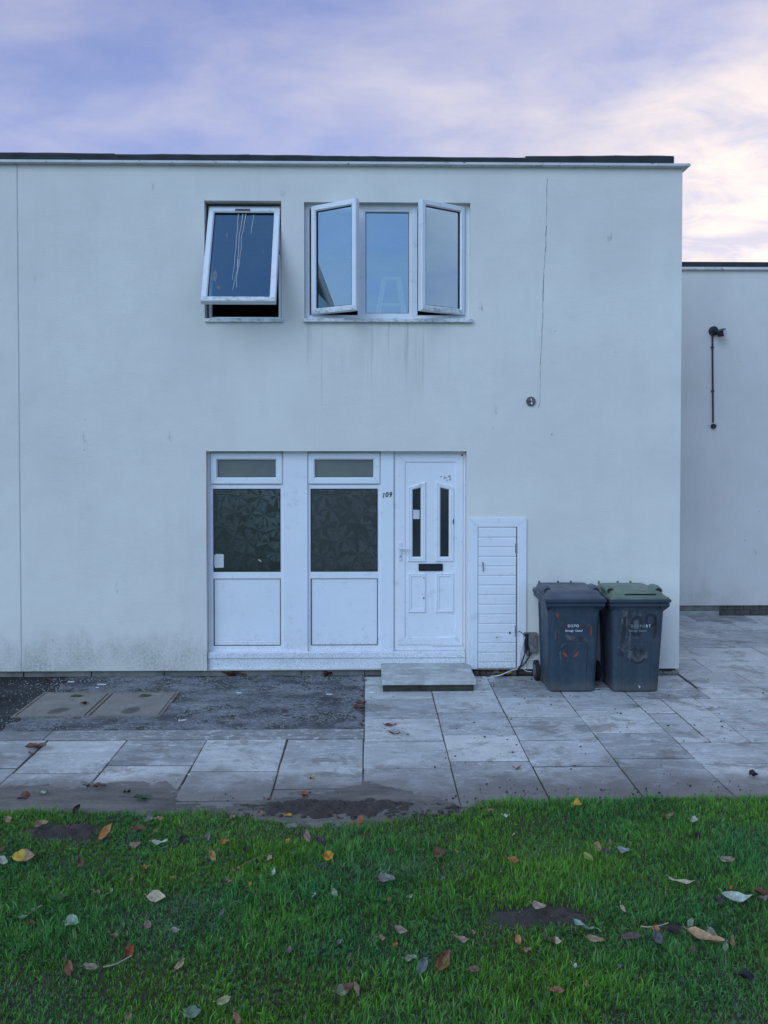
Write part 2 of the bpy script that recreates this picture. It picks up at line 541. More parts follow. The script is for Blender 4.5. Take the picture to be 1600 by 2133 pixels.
# ------------------------------------------------------------------ ground materials
def slab_material(name, base, dirt=1.0):
    t = NT(name)
    r = t.rand()
    geo = t.N.new('ShaderNodeNewGeometry').outputs['Position']
    x, y, z = t.xyz(geo)
    big = t.noise(1.3, 5, 0.6, co=geo)
    c = t.mix(t.ramp(big, [(0.3, 0.0), (0.7, 1.0)]), tuple(v * 0.74 for v in base), tuple(v * 1.12 for v in base))
    c = t.mix(1.0, c, t.ramp(r, [(0.0, (0.52, 0.52, 0.54)), (0.5, (0.82, 0.82, 0.82)), (1.0, (1.08, 1.06, 1.02))]), 'MULTIPLY')
    # riven face: low broken streaks, speckled aggregate, blotches
    st = t.noise(9, 9, 0.78, (0.45, 1.25, 1), co=geo)
    c = t.mix(t.math('MULTIPLY', t.ramp(st, [(0.50, 0.0), (0.62, 1.0)]), 0.5), c, tuple(min(.82, v * 1.3) for v in base))
    st2 = t.noise(7, 9, 0.78, (0.5, 1.3, 1), (5, 2, 0), co=geo)
    c = t.mix(t.math('MULTIPLY', t.ramp(st2, [(0.51, 0.0), (0.62, 1.0)]), 0.55), c, tuple(v * 0.48 for v in base))
    ag = t.noise(70, 5, 0.8, co=geo)
    c = t.mix(t.math('MULTIPLY', t.ramp(ag, [(0.46, 0.0), (0.62, 1.0)]), 0.30), c, tuple(v * 0.42 for v in base))
    # lime bloom
    wf = t.math('MULTIPLY', t.ramp(t.noise(17, 9, 0.8, (0.7, 1, 1), co=geo), [(0.53, 0.0), (0.62, 1.0)]), t.ramp(t.noise(1.2, 4, 0.6, (1, 1, 1), (9, 3, 0), co=geo), [(0.42, 0.0), (0.58, 0.9)]))
    c = t.mix(wf, c, (0.74, 0.74, 0.73))
    # damp soil stains
    dm = t.math('MULTIPLY', t.smooth(t.noise(1.9, 9, 0.72, (1, 1.2, 1), (2, 7, 0), dist=0.3, co=geo), 0.53, 0.60), 0.5 * dirt)
    c = t.mix(dm, c, (0.13, 0.118, 0.10))
    bw = t.math('MULTIPLY', t.smooth(t.noise(4.1, 8, 0.7, (1, 1.2, 1), (12, 1, 0), co=geo), 0.57, 0.63), 0.5 * dirt)
    c = t.mix(bw, c, (0.20, 0.17, 0.13))
    mud = t.math('MULTIPLY', t.smooth(t.math('ADD', y, t.math('MULTIPLY', t.noise(2.6, 8, 0.7, co=geo), 1.1)), -1.80, -2.4), 0.85 * dirt)
    c = t.mix(mud, c, t.mix(t.noise(12, 6, 0.7, (0.5, 1.4, 1), co=geo), (0.10, 0.085, 0.075), (0.24, 0.205, 0.18)))
    rough = t.math('ADD', 0.62, t.math('MULTIPLY', t.math('ADD', dm, mud), -0.2))
    h = t.math('ADD', t.noise(11, 9, 0.75, (0.4, 1.2, 1), co=geo), t.math('MULTIPLY', ag, 0.35))
    return t.principled(c, rough, t.bump(h, 0.7, 0.012), 0.4)


M['slab'] = slab_material('riven_paving', (0.64, 0.63, 0.61))
M['edging'] = slab_material('concrete_edging', (0.42, 0.41, 0.39), 0.5)


def soil_material(name, a, b, green=0.0):
    t = NT(name)
    n = t.noise(7, 8, 0.7)
    c = t.mix(t.ramp(n, [(0.3, 0.0), (0.7, 1.0)]), a, b)
    if green:
        g = t.ramp(t.noise(5, 6, 0.7, None, (3, 3, 3)), [(0.45, 0.0), (0.6, 1.0)])
        c = t.mix(t.math('MULTIPLY', g, green), c, (0.045, 0.07, 0.03))
    rough = t.ramp(t.noise(4, 4), [(0.3, 0.45), (0.7, 0.85)])
    h = t.math('ADD', t.noise(26, 8, 0.75), t.math('MULTIPLY', t.noise(110, 4, 0.7), 0.4))
    return t.principled(c, rough, t.bump(h, 0.8, 0.02), 0.4)


M['soil'] = soil_material('damp_dark_soil', (0.035, 0.028, 0.024), (0.085, 0.066, 0.055))
M['lawn'] = soil_material('turf_base', (0.030, 0.034, 0.018), (0.060, 0.062, 0.034), 0.7)
M['joint'] = soil_material('joint_soil', (0.022, 0.021, 0.018), (0.10, 0.092, 0.076), 0.5)
def mud_material():
    t = NT('smeared_mud')
    n = t.noise(5, 9, 0.75, (0.35, 1.5, 1))
    c = t.mix(t.ramp(n, [(0.34, 0.0), (0.66, 1.0)]), (0.095, 0.080, 0.070), (0.27, 0.235, 0.205))
    d = t.ramp(t.noise(1.6, 5, 0.6, (0.6, 1.4, 1), (3, 1, 0)), [(0.42, 0.0), (0.62, 1.0)])
    c = t.mix(t.math('MULTIPLY', d, 0.6), c, (0.055, 0.046, 0.042))
    l = t.ramp(t.noise(22, 7, 0.8, (0.3, 1.3, 1), (8, 1, 0)), [(0.56, 0.0), (0.66, 1.0)])
    c = t.mix(t.math('MULTIPLY', l, 0.5), c, (0.36, 0.33, 0.31))
    h = t.math('ADD', t.noise(9, 9, 0.75, (0.3, 1.6, 1)), t.math('MULTIPLY', t.noise(90, 4, 0.7), 0.3))
    return t.principled(c, t.ramp(n, [(0.3, 0.35), (0.7, 0.75)]), t.bump(h, 0.9, 0.02), 0.45)


M['mud'] = mud_material()
M['far_ground'] = soil_material('rough_turf', (0.035, 0.065, 0.018), (0.06, 0.10, 0.03))


def tarmac_material(name, a, b, chips):
    t = NT(name)
    big = t.noise(1.7, 7, 0.65, (1, 1.6, 1))
    c = t.mix(t.ramp(big, [(0.38, 0.0), (0.62, 1.0)]), a, b)
    vd = t.voronoi(75)
    col = t.voronoi(75, out='Color')
    st = t.N.new('ShaderNodeSeparateColor'); t.L.new(col, st.inputs[0])
    chip = t.math('MULTIPLY', t.smooth(vd, 0.5, 0.2), t.ramp(st.outputs[0], [(0.55, 0.0), (0.75, 1.0)]))
    c = t.mix(t.math('MULTIPLY', chip, chips), c, (0.30, 0.30, 0.31))
    crumb = t.ramp(t.noise(34, 6, 0.8, (0.7, 1.2, 1)), [(0.42, 0.0), (0.58, 1.0)])
    c = t.mix(t.math('MULTIPLY', crumb, 0.75 * chips), t.mix(chips * .5, c, tuple(v * .55 for v in a)), tuple(v * 1.25 for v in b))
    worn = t.ramp(t.noise(11, 8, 0.75, (0.4, 1.5, 1)), [(0.5, 0.0), (0.64, 1.0)])
    c = t.mix(t.math('MULTIPLY', worn, 0.6 * chips), c, (0.29, 0.29, 0.30))
    moss = t.math('MULTIPLY', t.ramp(t.noise(2.3, 6, 0.7, None, (5, 1, 2)), [(0.56, 0.0), (0.7, 1.0)]), 0.4)
    c = t.mix(moss, c, (0.06, 0.07, 0.03))
    c = t.mix(1.0, c, t.ramp(t.noise(2.1, 7, 0.66, (1, 1.7, 1), (4, 2, 0)), [(0.40, (0.42, 0.43, 0.44)), (0.50, (0.85, 0.85, 0.86)), (0.62, (1.15, 1.14, 1.12))]), 'MULTIPLY')
    h = t.math('ADD', t.math('MULTIPLY', vd, 0.5), t.noise(16, 8, 0.75, (0.5, 1.3, 1)))
    return t.principled(c, 0.85, t.bump(h, 0.9, 0.014), 0.35)


M['tarmac'] = tarmac_material('crumbling_tarmac', (0.075, 0.075, 0.078), (0.28, 0.28, 0.285), 0.9)
M['tarmac_dark'] = tarmac_material('black_tarmac', (0.022, 0.023, 0.024), (0.042, 0.043, 0.043), 0.12)
M['conc'] = plain('weathered_step_concrete', (0.36, 0.355, 0.33), 0.85, 0.25, 5, 0.6, 50, stretch=(1, 1.3, 1))
M['moss_riser'] = plain('mossy_step_riser', (0.045, 0.045, 0.032), 0.95, 0.6, 8, 0.8, 40)
M['cover'] = plain('inspection_cover_concrete', (0.235, 0.215, 0.185), 0.85, 0.18, 5, 0.6, 70)
M['rust'] = plain('rusty_iron_frame', (0.20, 0.165, 0.135), 0.85, 0.4, 20, 0.5)
M['moss'] = plain('green_moss', (0.05, 0.075, 0.018), 0.95, 0.4, 50, 0.9, 200)
M['wet'] = plain('wet_grime', (0.05, 0.047, 0.042), 0.4, 0.3, 20, 0.3)

# ------------------------------------------------------------------ ground
def struct(o): return tag(o, kind='structure')


LAWN_Y = GP(800, 1668).y
BACK_Y = 3.05                       # neighbour's wall stands this far behind the front wall
mb = MB().quad((-300, -300, -0.07), (300, -300, -0.07), (300, 600, -0.07), (-300, 600, -0.07))
struct(mb.build('ground', M['far_ground']))

mb = MB().quad((-6, LAWN_Y - 0.1, -0.0075), (10, LAWN_Y - 0.1, -0.0075), (10, BACK_Y, -0.0075), (-6, BACK_Y, -0.0075))
pav = struct(mb.build('pavement', M['joint']))

slab_meshes = {}


def slab(x0, x1, y0, y1, mat='slab', name='slab', g=0.007, dz=None, th=0.03):
    x0 += g * rnd.uniform(.4, 1.0); x1 -= g * rnd.uniform(.4, 1.0); y0 += g * rnd.uniform(1.2, 2.2); y1 -= g * rnd.uniform(1.2, 2.2)
    z = rnd.uniform(-.002, .004) if dz is None else dz
    cx, cy = (x0 + x1) / 2, (y0 + y1) / 2
    w, d = (x1 - x0) / 2, (y1 - y0) / 2
    m = MB().box(-w, w, -d, d, -th, 0, 0.004)
    # ragged corners
    m.v = [(vx + rnd.uniform(-.003, .003), vy + rnd.uniform(-.003, .003), vz) for vx, vy, vz in m.v]
    o = m.build(name, M[mat], pav)
    o.location = (cx, cy, z)
    o.rotation_euler = (rnd.uniform(-.003, .003), rnd.uniform(-.003, .003), rnd.uniform(-.004, .004))
    return o


def colx(a, b):
    return (GP(*a).x + GP(*b).x) / 2


def gy(py, px=1000): return GP(px, py).y


J = [colx((763, 1445), (752, 1640)), colx((900, 1445), (955, 1655)), colx((1032, 1445), (1140, 1655)), colx((1167, 1445), (1345, 1657)), colx((1307, 1447), (1525, 1652))]
END = LAWN_Y - 0.12
rows = [[1454, 1496, 1543, 1600], [1442, 1484, 1530.6, 1586], [1453, 1493.6, 1542, 1597], [1436, 1480, 1528, 1582]]
for i, rw in enumerate(rows):
    ys = [-0.03] + [gy(p) for p in rw] + [END]
    for a, b in zip(ys, ys[1:]):
        slab(J[i], J[i + 1], b, a)
HX = WX(1418, 900)                  # right corner of the house
# strip of narrow and broken slabs right of the last joint
L5 = colx((1375, 1458), (1490, 1550)); L6 = colx((1467, 1477), (1570, 1545))
xr = 9.0
for a, b in ((1457, 1487), (1487, 1537), (1537, 1549)):
    slab(J[4], L5, gy(b), gy(a))
slab(J[4], HX - 0.02, gy(1457), gy(1440)); slab(J[4], HX - .02, gy(1440), -0.03)
# cracked slab in two pieces
ya, yb = gy(1457), gy(1549)
yc0, yc1 = gy(1492), gy(1526)
for pts in ([(L5, ya), (L6, ya), (L6, yc1 + .01), ((L5 + L6) / 2, (yc0 + yc1) / 2 + .015), (L5, yc0 + .01)],
            [(L5, yb), (L5, yc0 - .01), ((L5 + L6) / 2, (yc0 + yc1) / 2 - .012), (L6, yc1 - .012), (L6, yb)]):
    cx = sum(p[0] for p in pts) / 5; cy = sum(p[1] for p in pts) / 5
    q = [(cx + (x - cx) * .975, cy + (y - cy) * .985) for x, y in pts]
    m = MB().loft([[(x, y, -.03) for x, y in q], [(x, y, 0.001) for x, y in q]])
    m.build('slab', M['slab'], pav)
slab(L6, L6 + .95, gy(1524), gy(1477)); slab(L6, L6 + .95, gy(1549), gy(1524)); slab(L6, L6 + .95, gy(1477), gy(1457))
for k in range(5):
    for a, b in ((1457, 1477), (1477, 1524), (1524, 1549)):
        slab(L6 + .95 + k * .9, L6 + 1.85 + k * .9, gy(b), gy(a))
x = J[4]
for k, w in enumerate((.92, .9, .9, .9, .9, .9)):
    slab(x, x + w, gy(1594), gy(1549)); x += w
x = J[4]
for k, w in enumerate((1.15, .9, .9, .9, .9)):
    slab(x, x + w, END, gy(1594)); x += w
# the passage beside the house, back to the neighbour's wall
prow = [1457, 1435.5, 1402, 1375, 1350.4, 1330, 1313, 1296, 1286]
pjoint = [(1432, 1446), (1558, 1418), (1467, 1389), (1449, 1363), (1514, 1343), (1488, 1321), (1535, 1304), (1450, 1292)]
for (a, b), jt in zip(zip(prow, prow[1:]), pjoint):
    y0, y1 = gy(a), (gy(b) if b != 1286 else BACK_Y - 0.02)
    xj = GP(*jt).x
    xs = [HX + .005 if y1 > 0 else HX - .02, xj] + [xj + .78 * k for k in range(1, 8)]
    if xs[1] - xs[0] < .1: xs.pop(1)
    for p, q in zip(xs, xs[1:]):
        slab(p, q, y0, y1)
# left: edging strip and the row of slabs in front of it
xe = colx((97, 1541), (105, 1522)); ye0, ye1 = gy(1540, 400), gy(1520, 400)
slab(-5.8, xe, ye0, ye1, 'edging', 'edging_strip', dz=.004); slab(xe, J[0], ye0, ye1, 'edging', 'edging_strip', dz=.004)
LX = [GP(-260, 1540).x, GP(-75, 1540).x, colx((97, 1542), (33, 1608)), colx((270, 1540), (207, 1608)), colx((435, 1537), (382, 1625)), colx((600, 1535), (570, 1640)), J[0]]
lrow = [[1600], [1598, 1655], [1608, 1668], [1593, 1655], [1606, 1670], [1588, 1645]]
for i, rw in enumerate(lrow):
    ys = [ye0] + [gy(p, 400) for p in rw] + [END - .1]
    for a, b in zip(ys, ys[1:]):
        slab(LX[i], LX[i + 1], b, a, g=0.008)

# tarmac by the wall
ty0 = ye1
lx0, lx1 = GP(140, 1419), GP(8, 1520)
# ---- mud smeared over the slabs: an undulating sheet that dips under the slab tops
NOISE_TAB = {}


def vnoise(x, y, seed=0):
    if seed not in NOISE_TAB: NOISE_TAB[seed] = np.random.RandomState(seed).rand(256, 256)
    tab = NOISE_TAB[seed]
    xi = np.floor(x).astype(int); yi = np.floor(y).astype(int)
    fx = x - xi; fy = y - yi
    fx = fx * fx * (3 - 2 * fx); fy = fy * fy * (3 - 2 * fy)
    g = lambda a, b: tab[a % 256, b % 256]
    return (g(xi, yi) * (1 - fx) + g(xi + 1, yi) * fx) * (1 - fy) + (g(xi, yi + 1) * (1 - fx) + g(xi + 1, yi + 1) * fx) * fy


def fbm(x, y, seed=0, oct_=4):
    s = 0; a = .5; t = 0
    for i in range(oct_):
        s = s + a * vnoise(x * 2 ** i + 17.3 * i, y * 2 ** i + 5.1 * i, seed + i); t += a; a *= .5
    return s / t


def sheet(name, x0, x1, y0, y1, step, zfun, mat, smooth=True):
    nx, ny = int((x1 - x0) / step) + 1, int((y1 - y0) / step) + 1
    X, Y = np.meshgrid(np.linspace(x0, x1, nx), np.linspace(y0, y1, ny))
    Z = zfun(X, Y)
    co = np.stack([X, Y, Z], -1).reshape(-1, 3)
    i = np.arange(nx * ny).reshape(ny, nx)
    q = np.stack([i[:-1, :-1], i[:-1, 1:], i[1:, 1:], i[1:, :-1]], -1).reshape(-1, 4)
    me = bpy.data.meshes.new(name)
    me.vertices.add(len(co)); me.vertices.foreach_set('co', co.ravel())
    me.loops.add(q.size); me.loops.foreach_set('vertex_index', q.ravel().astype(np.int32))
    me.polygons.add(len(q)); me.polygons.foreach_set('loop_start', (np.arange(len(q)) * 4).astype(np.int32))
    me.polygons.foreach_set('use_smooth', np.full(len(q), smooth))
    me.update(calc_edges=True)
    me.materials.append(mat)
    o = bpy.data.objects.new(name, me); COL.objects.link(o)
    return o




def left_edge(Y): return lx1.x + (lx0.x - lx1.x) * np.clip((Y - ty0) / (0.02 - ty0), 0, 1)


def tarmac_z(X, Y):
    n = fbm(X * 26, Y * 30, 101, 4)
    pit = fbm(X * 5, Y * 7, 105, 4)
    z = .001 + (n - .5) * .016 - .008 * np.clip((pit - .52) / .08, 0, 1)
    rag = (fbm(X * 12, Y * 12, 107) - .5)
    z = z - .03 * np.clip((left_edge(Y) - X + rag * .12) / .05, 0, 1)
    z = z - .03 * np.clip((X - J[0] + .03 + rag * .10) / .05, 0, 1)
    cvx = np.clip((np.abs(X - CV[0]) - CV[2]) / .015, -1, 1); cvy = np.clip((np.abs(Y - CV[1]) - CV[3]) / .015, -1, 1)
    return z - .02 * np.clip(-np.maximum(cvx, cvy), 0, 1)


CV = [0, 0, 0, 0]
CV[1] = (GP(180, 1494).y + GP(230, 1442).y) / 2; CV[3] = (GP(230, 1442).y - GP(180, 1494).y) / 2
_a, _b = (GP(20, 1494).x + GP(95, 1442).x) / 2, (GP(332, 1494).x + GP(377, 1441).x) / 2
CV[0], CV[2] = (_a + _b) / 2, (_b - _a) / 2
struct(sheet('tarmac_path', -4.6, J[0] + .03, ty0 - .01, .03, .010, tarmac_z, M['tarmac'], False))
struct(sheet('tarmac_patch', -6, lx0.x + .15, ty0 + .005, .03, .02, lambda X, Y: -.004 + (fbm(X * 30, Y * 30, 111) - .5) * .006, M['tarmac_dark'], False))

mud_line = [(-120, 1622), (0, 1620), (60, 1611), (205, 1610), (240, 1602), (310, 1601), (365, 1608), (384, 1622), (386, 1642), (425, 1645), (560, 1642), (575, 1637), (612, 1623), (715, 1623), (745, 1602), (765, 1594), (830, 1612), (905, 1628), (950, 1652), (1100, 1664), (1300, 1664), (1480, 1652), (1600, 1640), (1800, 1640)]
ml = [GP(*p) for p in mud_line]
mlx = np.array([p.x for p in ml]); mly = np.array([p.y for p in ml])


edge_px = [(-300, 1695), (0, 1692), (250, 1688), (480, 1690), (520, 1700), (640, 1712), (760, 1712), (960, 1690), (1010, 1666), (1200, 1664), (1600, 1657), (1900, 1650)]
ep = [GP(*p) for p in edge_px]
epx = np.array([p.x for p in ep]); epy = np.array([p.y for p in ep])


_r = GP(720, 1690)
RIDGE = (_r.x, _r.y, (GP(960, 1690) - GP(490, 1690)).length / 2)


def mud_z(X, Y):
    edge = np.interp(X, mlx, mly)
    d = edge - Y + (fbm(X * 6, Y * 9, 3) - .5) * .22 + (fbm(X * 26, Y * 34, 13) - .5) * .16
    ridge = np.exp(-((Y - RIDGE[1]) / .06) ** 2) * np.clip((RIDGE[2] - np.abs(X - RIDGE[0])) / .3, 0, 1)
    z = -.014 + .019 * np.clip(d / .3, 0, 1) + .010 * np.clip((d - .2) / .3, 0, 1) + ridge * (.012 + .06 * (fbm(X * 18, Y * 26, 17) - .35)) + (fbm(X * 5, Y * 30, 5) - .5) * .012 + (fbm(X * 40, Y * 55, 15) - .5) * .008
    lawn = np.interp(X, epx, epy) + (fbm(X * 8, Y * 8, 19) - .5) * .1
    return z - .09 * np.clip((lawn - .03 - Y) / .15, 0, 1)


struct(sheet('mud', GP(-260, 1640).x, 4.5, LAWN_Y - .42, LAWN_Y + .75, .012, mud_z, M['mud']))

# ---- lawn soil, with the bare patches
PATCH = [((135, 1740), 95, 20, .03), ((700, 1690), 235, 22, .035), ((1120, 1918), 130, 24, .03), ((1390, 1945), 60, 12, .02), ((905, 1688), 60, 12, .02)]
bare = []
for (px, py), wx, wy, hh in PATCH:
    c = GP(px, py); a = (GP(px + wx, py) - c).length; b = abs(GP(px, py + wy).y - GP(px, py - wy).y) / 2
    bare.append((c.x, c.y, a, b, hh))
def bare_mask(X, Y):
    m = np.zeros_like(X)
    for cx, cy, a, b, hh in bare:
        d = np.sqrt(((X - cx) / a) ** 2 + ((Y - cy) / b) ** 2) + (fbm(X * 9, Y * 11, 11) - .5) * .9
        m = np.maximum(m, np.clip((1.15 - d) / .35, 0, 1))
    return m


def lawn_z(X, Y):
    z = -.004 + (fbm(X * 1.4, Y * 1.4, 21) - .5) * .05 + (fbm(X * 12, Y * 14, 8) - .5) * .014
    e = np.interp(X, epx, epy)
    z = z + .012 * np.clip((e - Y) / .1, 0, 1)
    m = bare_mask(X, Y)
    z = z + m * ((fbm(X * 16, Y * 20, 31, 5) - .35) * .06)
    fade = np.clip((-3.05 - Y) / .15, 0, 1)
    d = np.clip((LAWN_Y + .02 - Y) / .08, 0, 1)
    return z * d - .016 * (1 - d)


lawn_soil = struct(sheet('lawn', -4.6, 4.6, -8.4, LAWN_Y + .06, .022, lawn_z, M['lawn']))

# bare soil showing through the turf
for i, (cx, cy, a, b, hh) in enumerate(bare):
    def soil_z(X, Y, cx=cx, cy=cy, a=a, b=b, i=i):
        d = np.sqrt(((X - cx) / a) ** 2 + ((Y - cy) / b) ** 2) + (fbm(X * 11, Y * 13, 131 + i) - .5) * 1.0
        m = np.clip((1.05 - d) / .5, 0, 1)
        base_z = lawn_z(X, Y) if i != 1 else np.maximum(lawn_z(X, Y), mud_z(X, Y))
        return base_z - .02 + m * (.026 + (fbm(X * 22, Y * 28, 141 + i, 5) - .4) * (.05 if i == 1 else .03))
    struct(sheet('bare_soil', cx - a * 1.4, cx + a * 1.4, cy - b * 1.7, cy + b * 1.7, .010, soil_z, M['soil'], False))

# ------------------------------------------------------------------ the house
house = thing('terraced_house', 'white rendered two-storey flat-roofed house with front door numbered 109', 'house')
XL = WX(41, 800)                    # joint with the next house
Z_TOP = WP(700, 339).z
Z_BOT = WP(600, 1396).z             # bottom of the render, above the plinth


def rect(x0, y0, x1, y1, y=0.0):
    ym, xm = (y0 + y1) / 2, (x0 + x1) / 2
    return WP(x0, ym, y).x, WP(x1, ym, y).x, WP(xm, y1, y).z, WP(xm, y0, y).z


O1 = rect(426, 418, 586, 667)       # upper left opening
O2 = rect(633.5, 421.5, 980, 667)   # upper triple opening
O3 = rect(430, 940, 972, 1400)      # door and glazed screens


def wall_with_openings(x0, x1, z0, z1, ops, y=0.0, depth=0.22):
    m = MB()
    xs = sorted({x0, x1, *[o[0] for o in ops], *[o[1] for o in ops]})
    zs = sorted({z0, z1, *[min(max(o[2], z0), z1) for o in ops], *[o[3] for o in ops]})
    for a, b in zip(xs, xs[1:]):
        for c, d in zip(zs, zs[1:]):
            mx, mz = (a + b) / 2, (c + d) / 2
            if any(o[0] < mx < o[1] and o[2] < mz < o[3] for o in ops): continue
            m.quad((a, y, c), (b, y, c), (b, y, d), (a, y, d))
    for a, b, c, d in ops:
        c = max(c, z0)
        m.quad((a, y, c), (a, y, d), (a, y + depth, d), (a, y + depth, c))
        m.quad((b, y, c), (b, y + depth, c), (b, y + depth, d), (b, y, d))
        m.quad((a, y, d), (b, y, d), (b, y + depth, d), (a, y + depth, d))
        if c > z0: m.quad((a, y, c), (a, y + depth, c), (b, y + depth, c), (b, y, c))
    return m


m = wall_with_openings(XL, HX, Z_BOT, Z_TOP, [O1, O2, O3])
m.quad((HX, 0, Z_BOT), (HX, 8, Z_BOT), (HX, 8, Z_TOP), (HX, 0, Z_TOP))
m.quad((XL, 8, 0), (HX, 8, 0), (HX, 8, Z_TOP), (XL, 8, Z_TOP))
m.quad((XL, .002, Z_BOT), (XL, .24, Z_BOT), (HX, .24, Z_BOT), (HX, .002, Z_BOT))
wall = m.build('wall', M['render'], house)

# crack with old filler down the wall, right of the windows
cr = [(1140, 372), (1139, 420), (1138, 468), (1138, 470), (1136, 525), (1133, 572), (1131, 640), (1129, 700), (1126, 760), (1125, 800), (1125, 835), (1122, 850)]
for (a, b), w in zip(zip(cr, cr[1:]), (.006, .005, 0, .008, .004, .008, .006, .006, .004, .004, .006)):
    if not w: continue
    p, q = WP(*a), WP(*b)
    k = 5; pts = [p.lerp(q, i / k) + Vector((rnd.uniform(-.004, .004), 0, 0)) for i in range(k + 1)]
    mm = MB()
    for s, e in zip(pts, pts[1:]):
        w1 = w * rnd.uniform(.3, 1)
        mm.quad((s.x - w1 / 2, -.0012, s.z), (s.x + w1 / 2, -.0012, s.z), (e.x + w1 / 2, -.0012, e.z), (e.x - w1 / 2, -.0012, e.z))
    mm.build('crack', M['crack'], wall)
# movement joint at the left edge
m = MB().box(XL - .012, XL + .001, .002, .03, Z_BOT, Z_TOP)
m.build('movement_joint', M['sealant'], house)

# plinth blocks below the render
px = [-10, 188, 340, 487, 627, 760, 905, 1000]
xs = [XL] + [WX(p, 1405) for p in px[1:]]
for a, b in zip(xs, xs[1:]):
    MB().box(a + .004, b - .004, .040 + rnd.uniform(0, .008), .2, -.04, Z_BOT - .002 + rnd.uniform(-.004, 0), .004).build('plinth_block', M['block'], house)
MB().box(XL, HX - .01, .065, .24, -.05, Z_BOT + .01).build('footing', M['block_dark'], house)
for k in range(16):
    x = WX(985 + rnd.uniform(0, 95), 1400); s = rnd.uniform(.02, .04)
    r8 = [[(x + s * rr * math.cos(a) * rnd.uniform(.8, 1.2), .02 + s * .7 * rr * math.sin(a) * rnd.uniform(.8, 1.2), z) for a in [i * math.pi / 3 for i in range(6)]] for rr, z in ((1, -.02), (1.05, s * .5), (.6, s * rnd.uniform(.9, 1.3)))]
    MB().loft(r8).build('rubble_stone', M['rubble'], house)
for k in range(9):
    x = WX(1372 + rnd.uniform(0, 42), 1400); s = rnd.uniform(.018, .032)
    r8 = [[(x + s * rr * math.cos(a) * rnd.uniform(.8, 1.2), .02 + s * .7 * rr * math.sin(a) * rnd.uniform(.8, 1.2), z) for a in [i * math.pi / 3 for i in range(6)]] for rr, z in ((1, -.02), (1.05, s * .5), (.6, s * rnd.uniform(.9, 1.4)))]
    MB().loft(r8).build('rubble_stone', M['block'], house)

# roof, white edge trim, felt upstand
OV = .06
tz0 = WP(700, 341.5, -OV).z; tz1 = WP(700, 335.2, -OV).z
m = MB()
prof = [(-OV + .004, tz0), (-OV, tz0 + .003), (-OV, tz1 - .004), (-OV + .012, tz1), (.08, tz1), (.08, Z_TOP + .001), (-.004, tz0 - .004)]
xR = HX + OV
loopA = [(XL + .001, y, z) for y, z in prof]
loopB = [(xR + min(0, -y - OV) if False else HX - y, y, z) for y, z in prof]
m.loft([loopA, loopB])
loopC = [(HX - y, 8.0, z) for y, z in prof]
m.loft([loopB, loopC])
m.build('roof_trim', M['trim'], house)
MB().box(XL, HX - .05, .05, 8, Z_TOP - .05, tz1 - .004).build('roof_deck', M['felt'], house)
felt_px = [42, 240, 520, 735, 1100, 1285, 1402]
felt_h = [.080, .068, .072, .062, .070, .084]


def felt_strip(a, b, h0, h1, parent, wav=.004):
    n = max(4, int((b - a) / .12)); f, k = [], []
    lo = []
    for i in range(n + 1):
        x = a + (b - a) * i / n; h = h0 + (h1 - h0) * i / n + rnd.uniform(-wav, wav) * .6
        y = -.028 + rnd.uniform(-.002, .002)
        lo.append([(x, y, tz1 + .001), (x, y - .006, tz1 + h * .75), (x, y + .004, tz1 + h), (x, y + .07, tz1 + h * .9), (x, y + .07, tz1 + .001)])
    return MB().loft(lo).build('felt_upstand', M['felt'], parent)


for i, (a, b) in enumerate(zip(felt_px, felt_px[1:])):
    x0, x1 = WX(a, 330), WX(b, 330)
    felt_strip(x0 if i == 0 else x0 - .03, x1, felt_h[i], felt_h[min(i + 1, 5)] if rnd.random() > .4 else felt_h[i] - .006, house)

# ---- rooms behind the glass
def room(x0, x1, z0, z1, y0, y1):
    m = MB()
    m.quad((x0, y1, z0), (x1, y1, z0), (x1, y1, z1), (x0, y1, z1))
    m.quad((x0, y0, z0), (x0, y1, z0), (x0, y1, z1), (x0, y0, z1))
    m.quad((x1, y0, z0), (x1, y0, z1), (x1, y1, z1), (x1, y1, z0))
    m.quad((x0, y0, z0), (x1, y0, z0), (x1, y1, z0), (x0, y1, z0))
    m.quad((x0, y0, z1), (x0, y1, z1), (x1, y1, z1), (x1, y0, z1))
    m.quad((x0, y0, z0), (x0, y0, z1), (x1, y0, z1), (x1, y0, z0)) if False else None
    return m


xm = (O1[1] + O2[0]) / 2
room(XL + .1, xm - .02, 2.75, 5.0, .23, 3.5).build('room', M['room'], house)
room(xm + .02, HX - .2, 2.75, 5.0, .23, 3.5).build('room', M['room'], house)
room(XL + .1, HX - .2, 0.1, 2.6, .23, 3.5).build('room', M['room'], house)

FR = lambda w, y0, y1, lip=.006: [(0, y1), (0, y0), (w - lip, y0), (w, y0 + lip), (w, y1)]


def pane(x0, x1, z0, z1, y, mat, parent, name='pane'):
    return MB().quad((x0, y, z0), (x1, y, z0), (x1, y, z1), (x0, y, z1)).build(name, mat, parent)


def sash_meshes(w, h, fw=.058, t=.06):
    """frame in local coords, x 0..w, z 0..h, front at y=-t/2"""
    f = MB().ring(0, w, 0, h, [(0, t / 2), (0, -t / 2 + .008), (.008, -t / 2), (fw - .012, -t / 2), (fw, -t / 2 + .014), (fw, t / 2 - .008), (fw - .01, t / 2), (0, t / 2)])
    g = MB().ring(fw - .001, w - fw + .001, fw - .001, h - fw + .001, [(0, -t / 2 + .014), (.006, -t / 2 + .016), (.006, t / 2 - .01)])
    return f, g


def place(o, loc, rot):
    o.location = loc; o.rotation_euler = rot
    return o


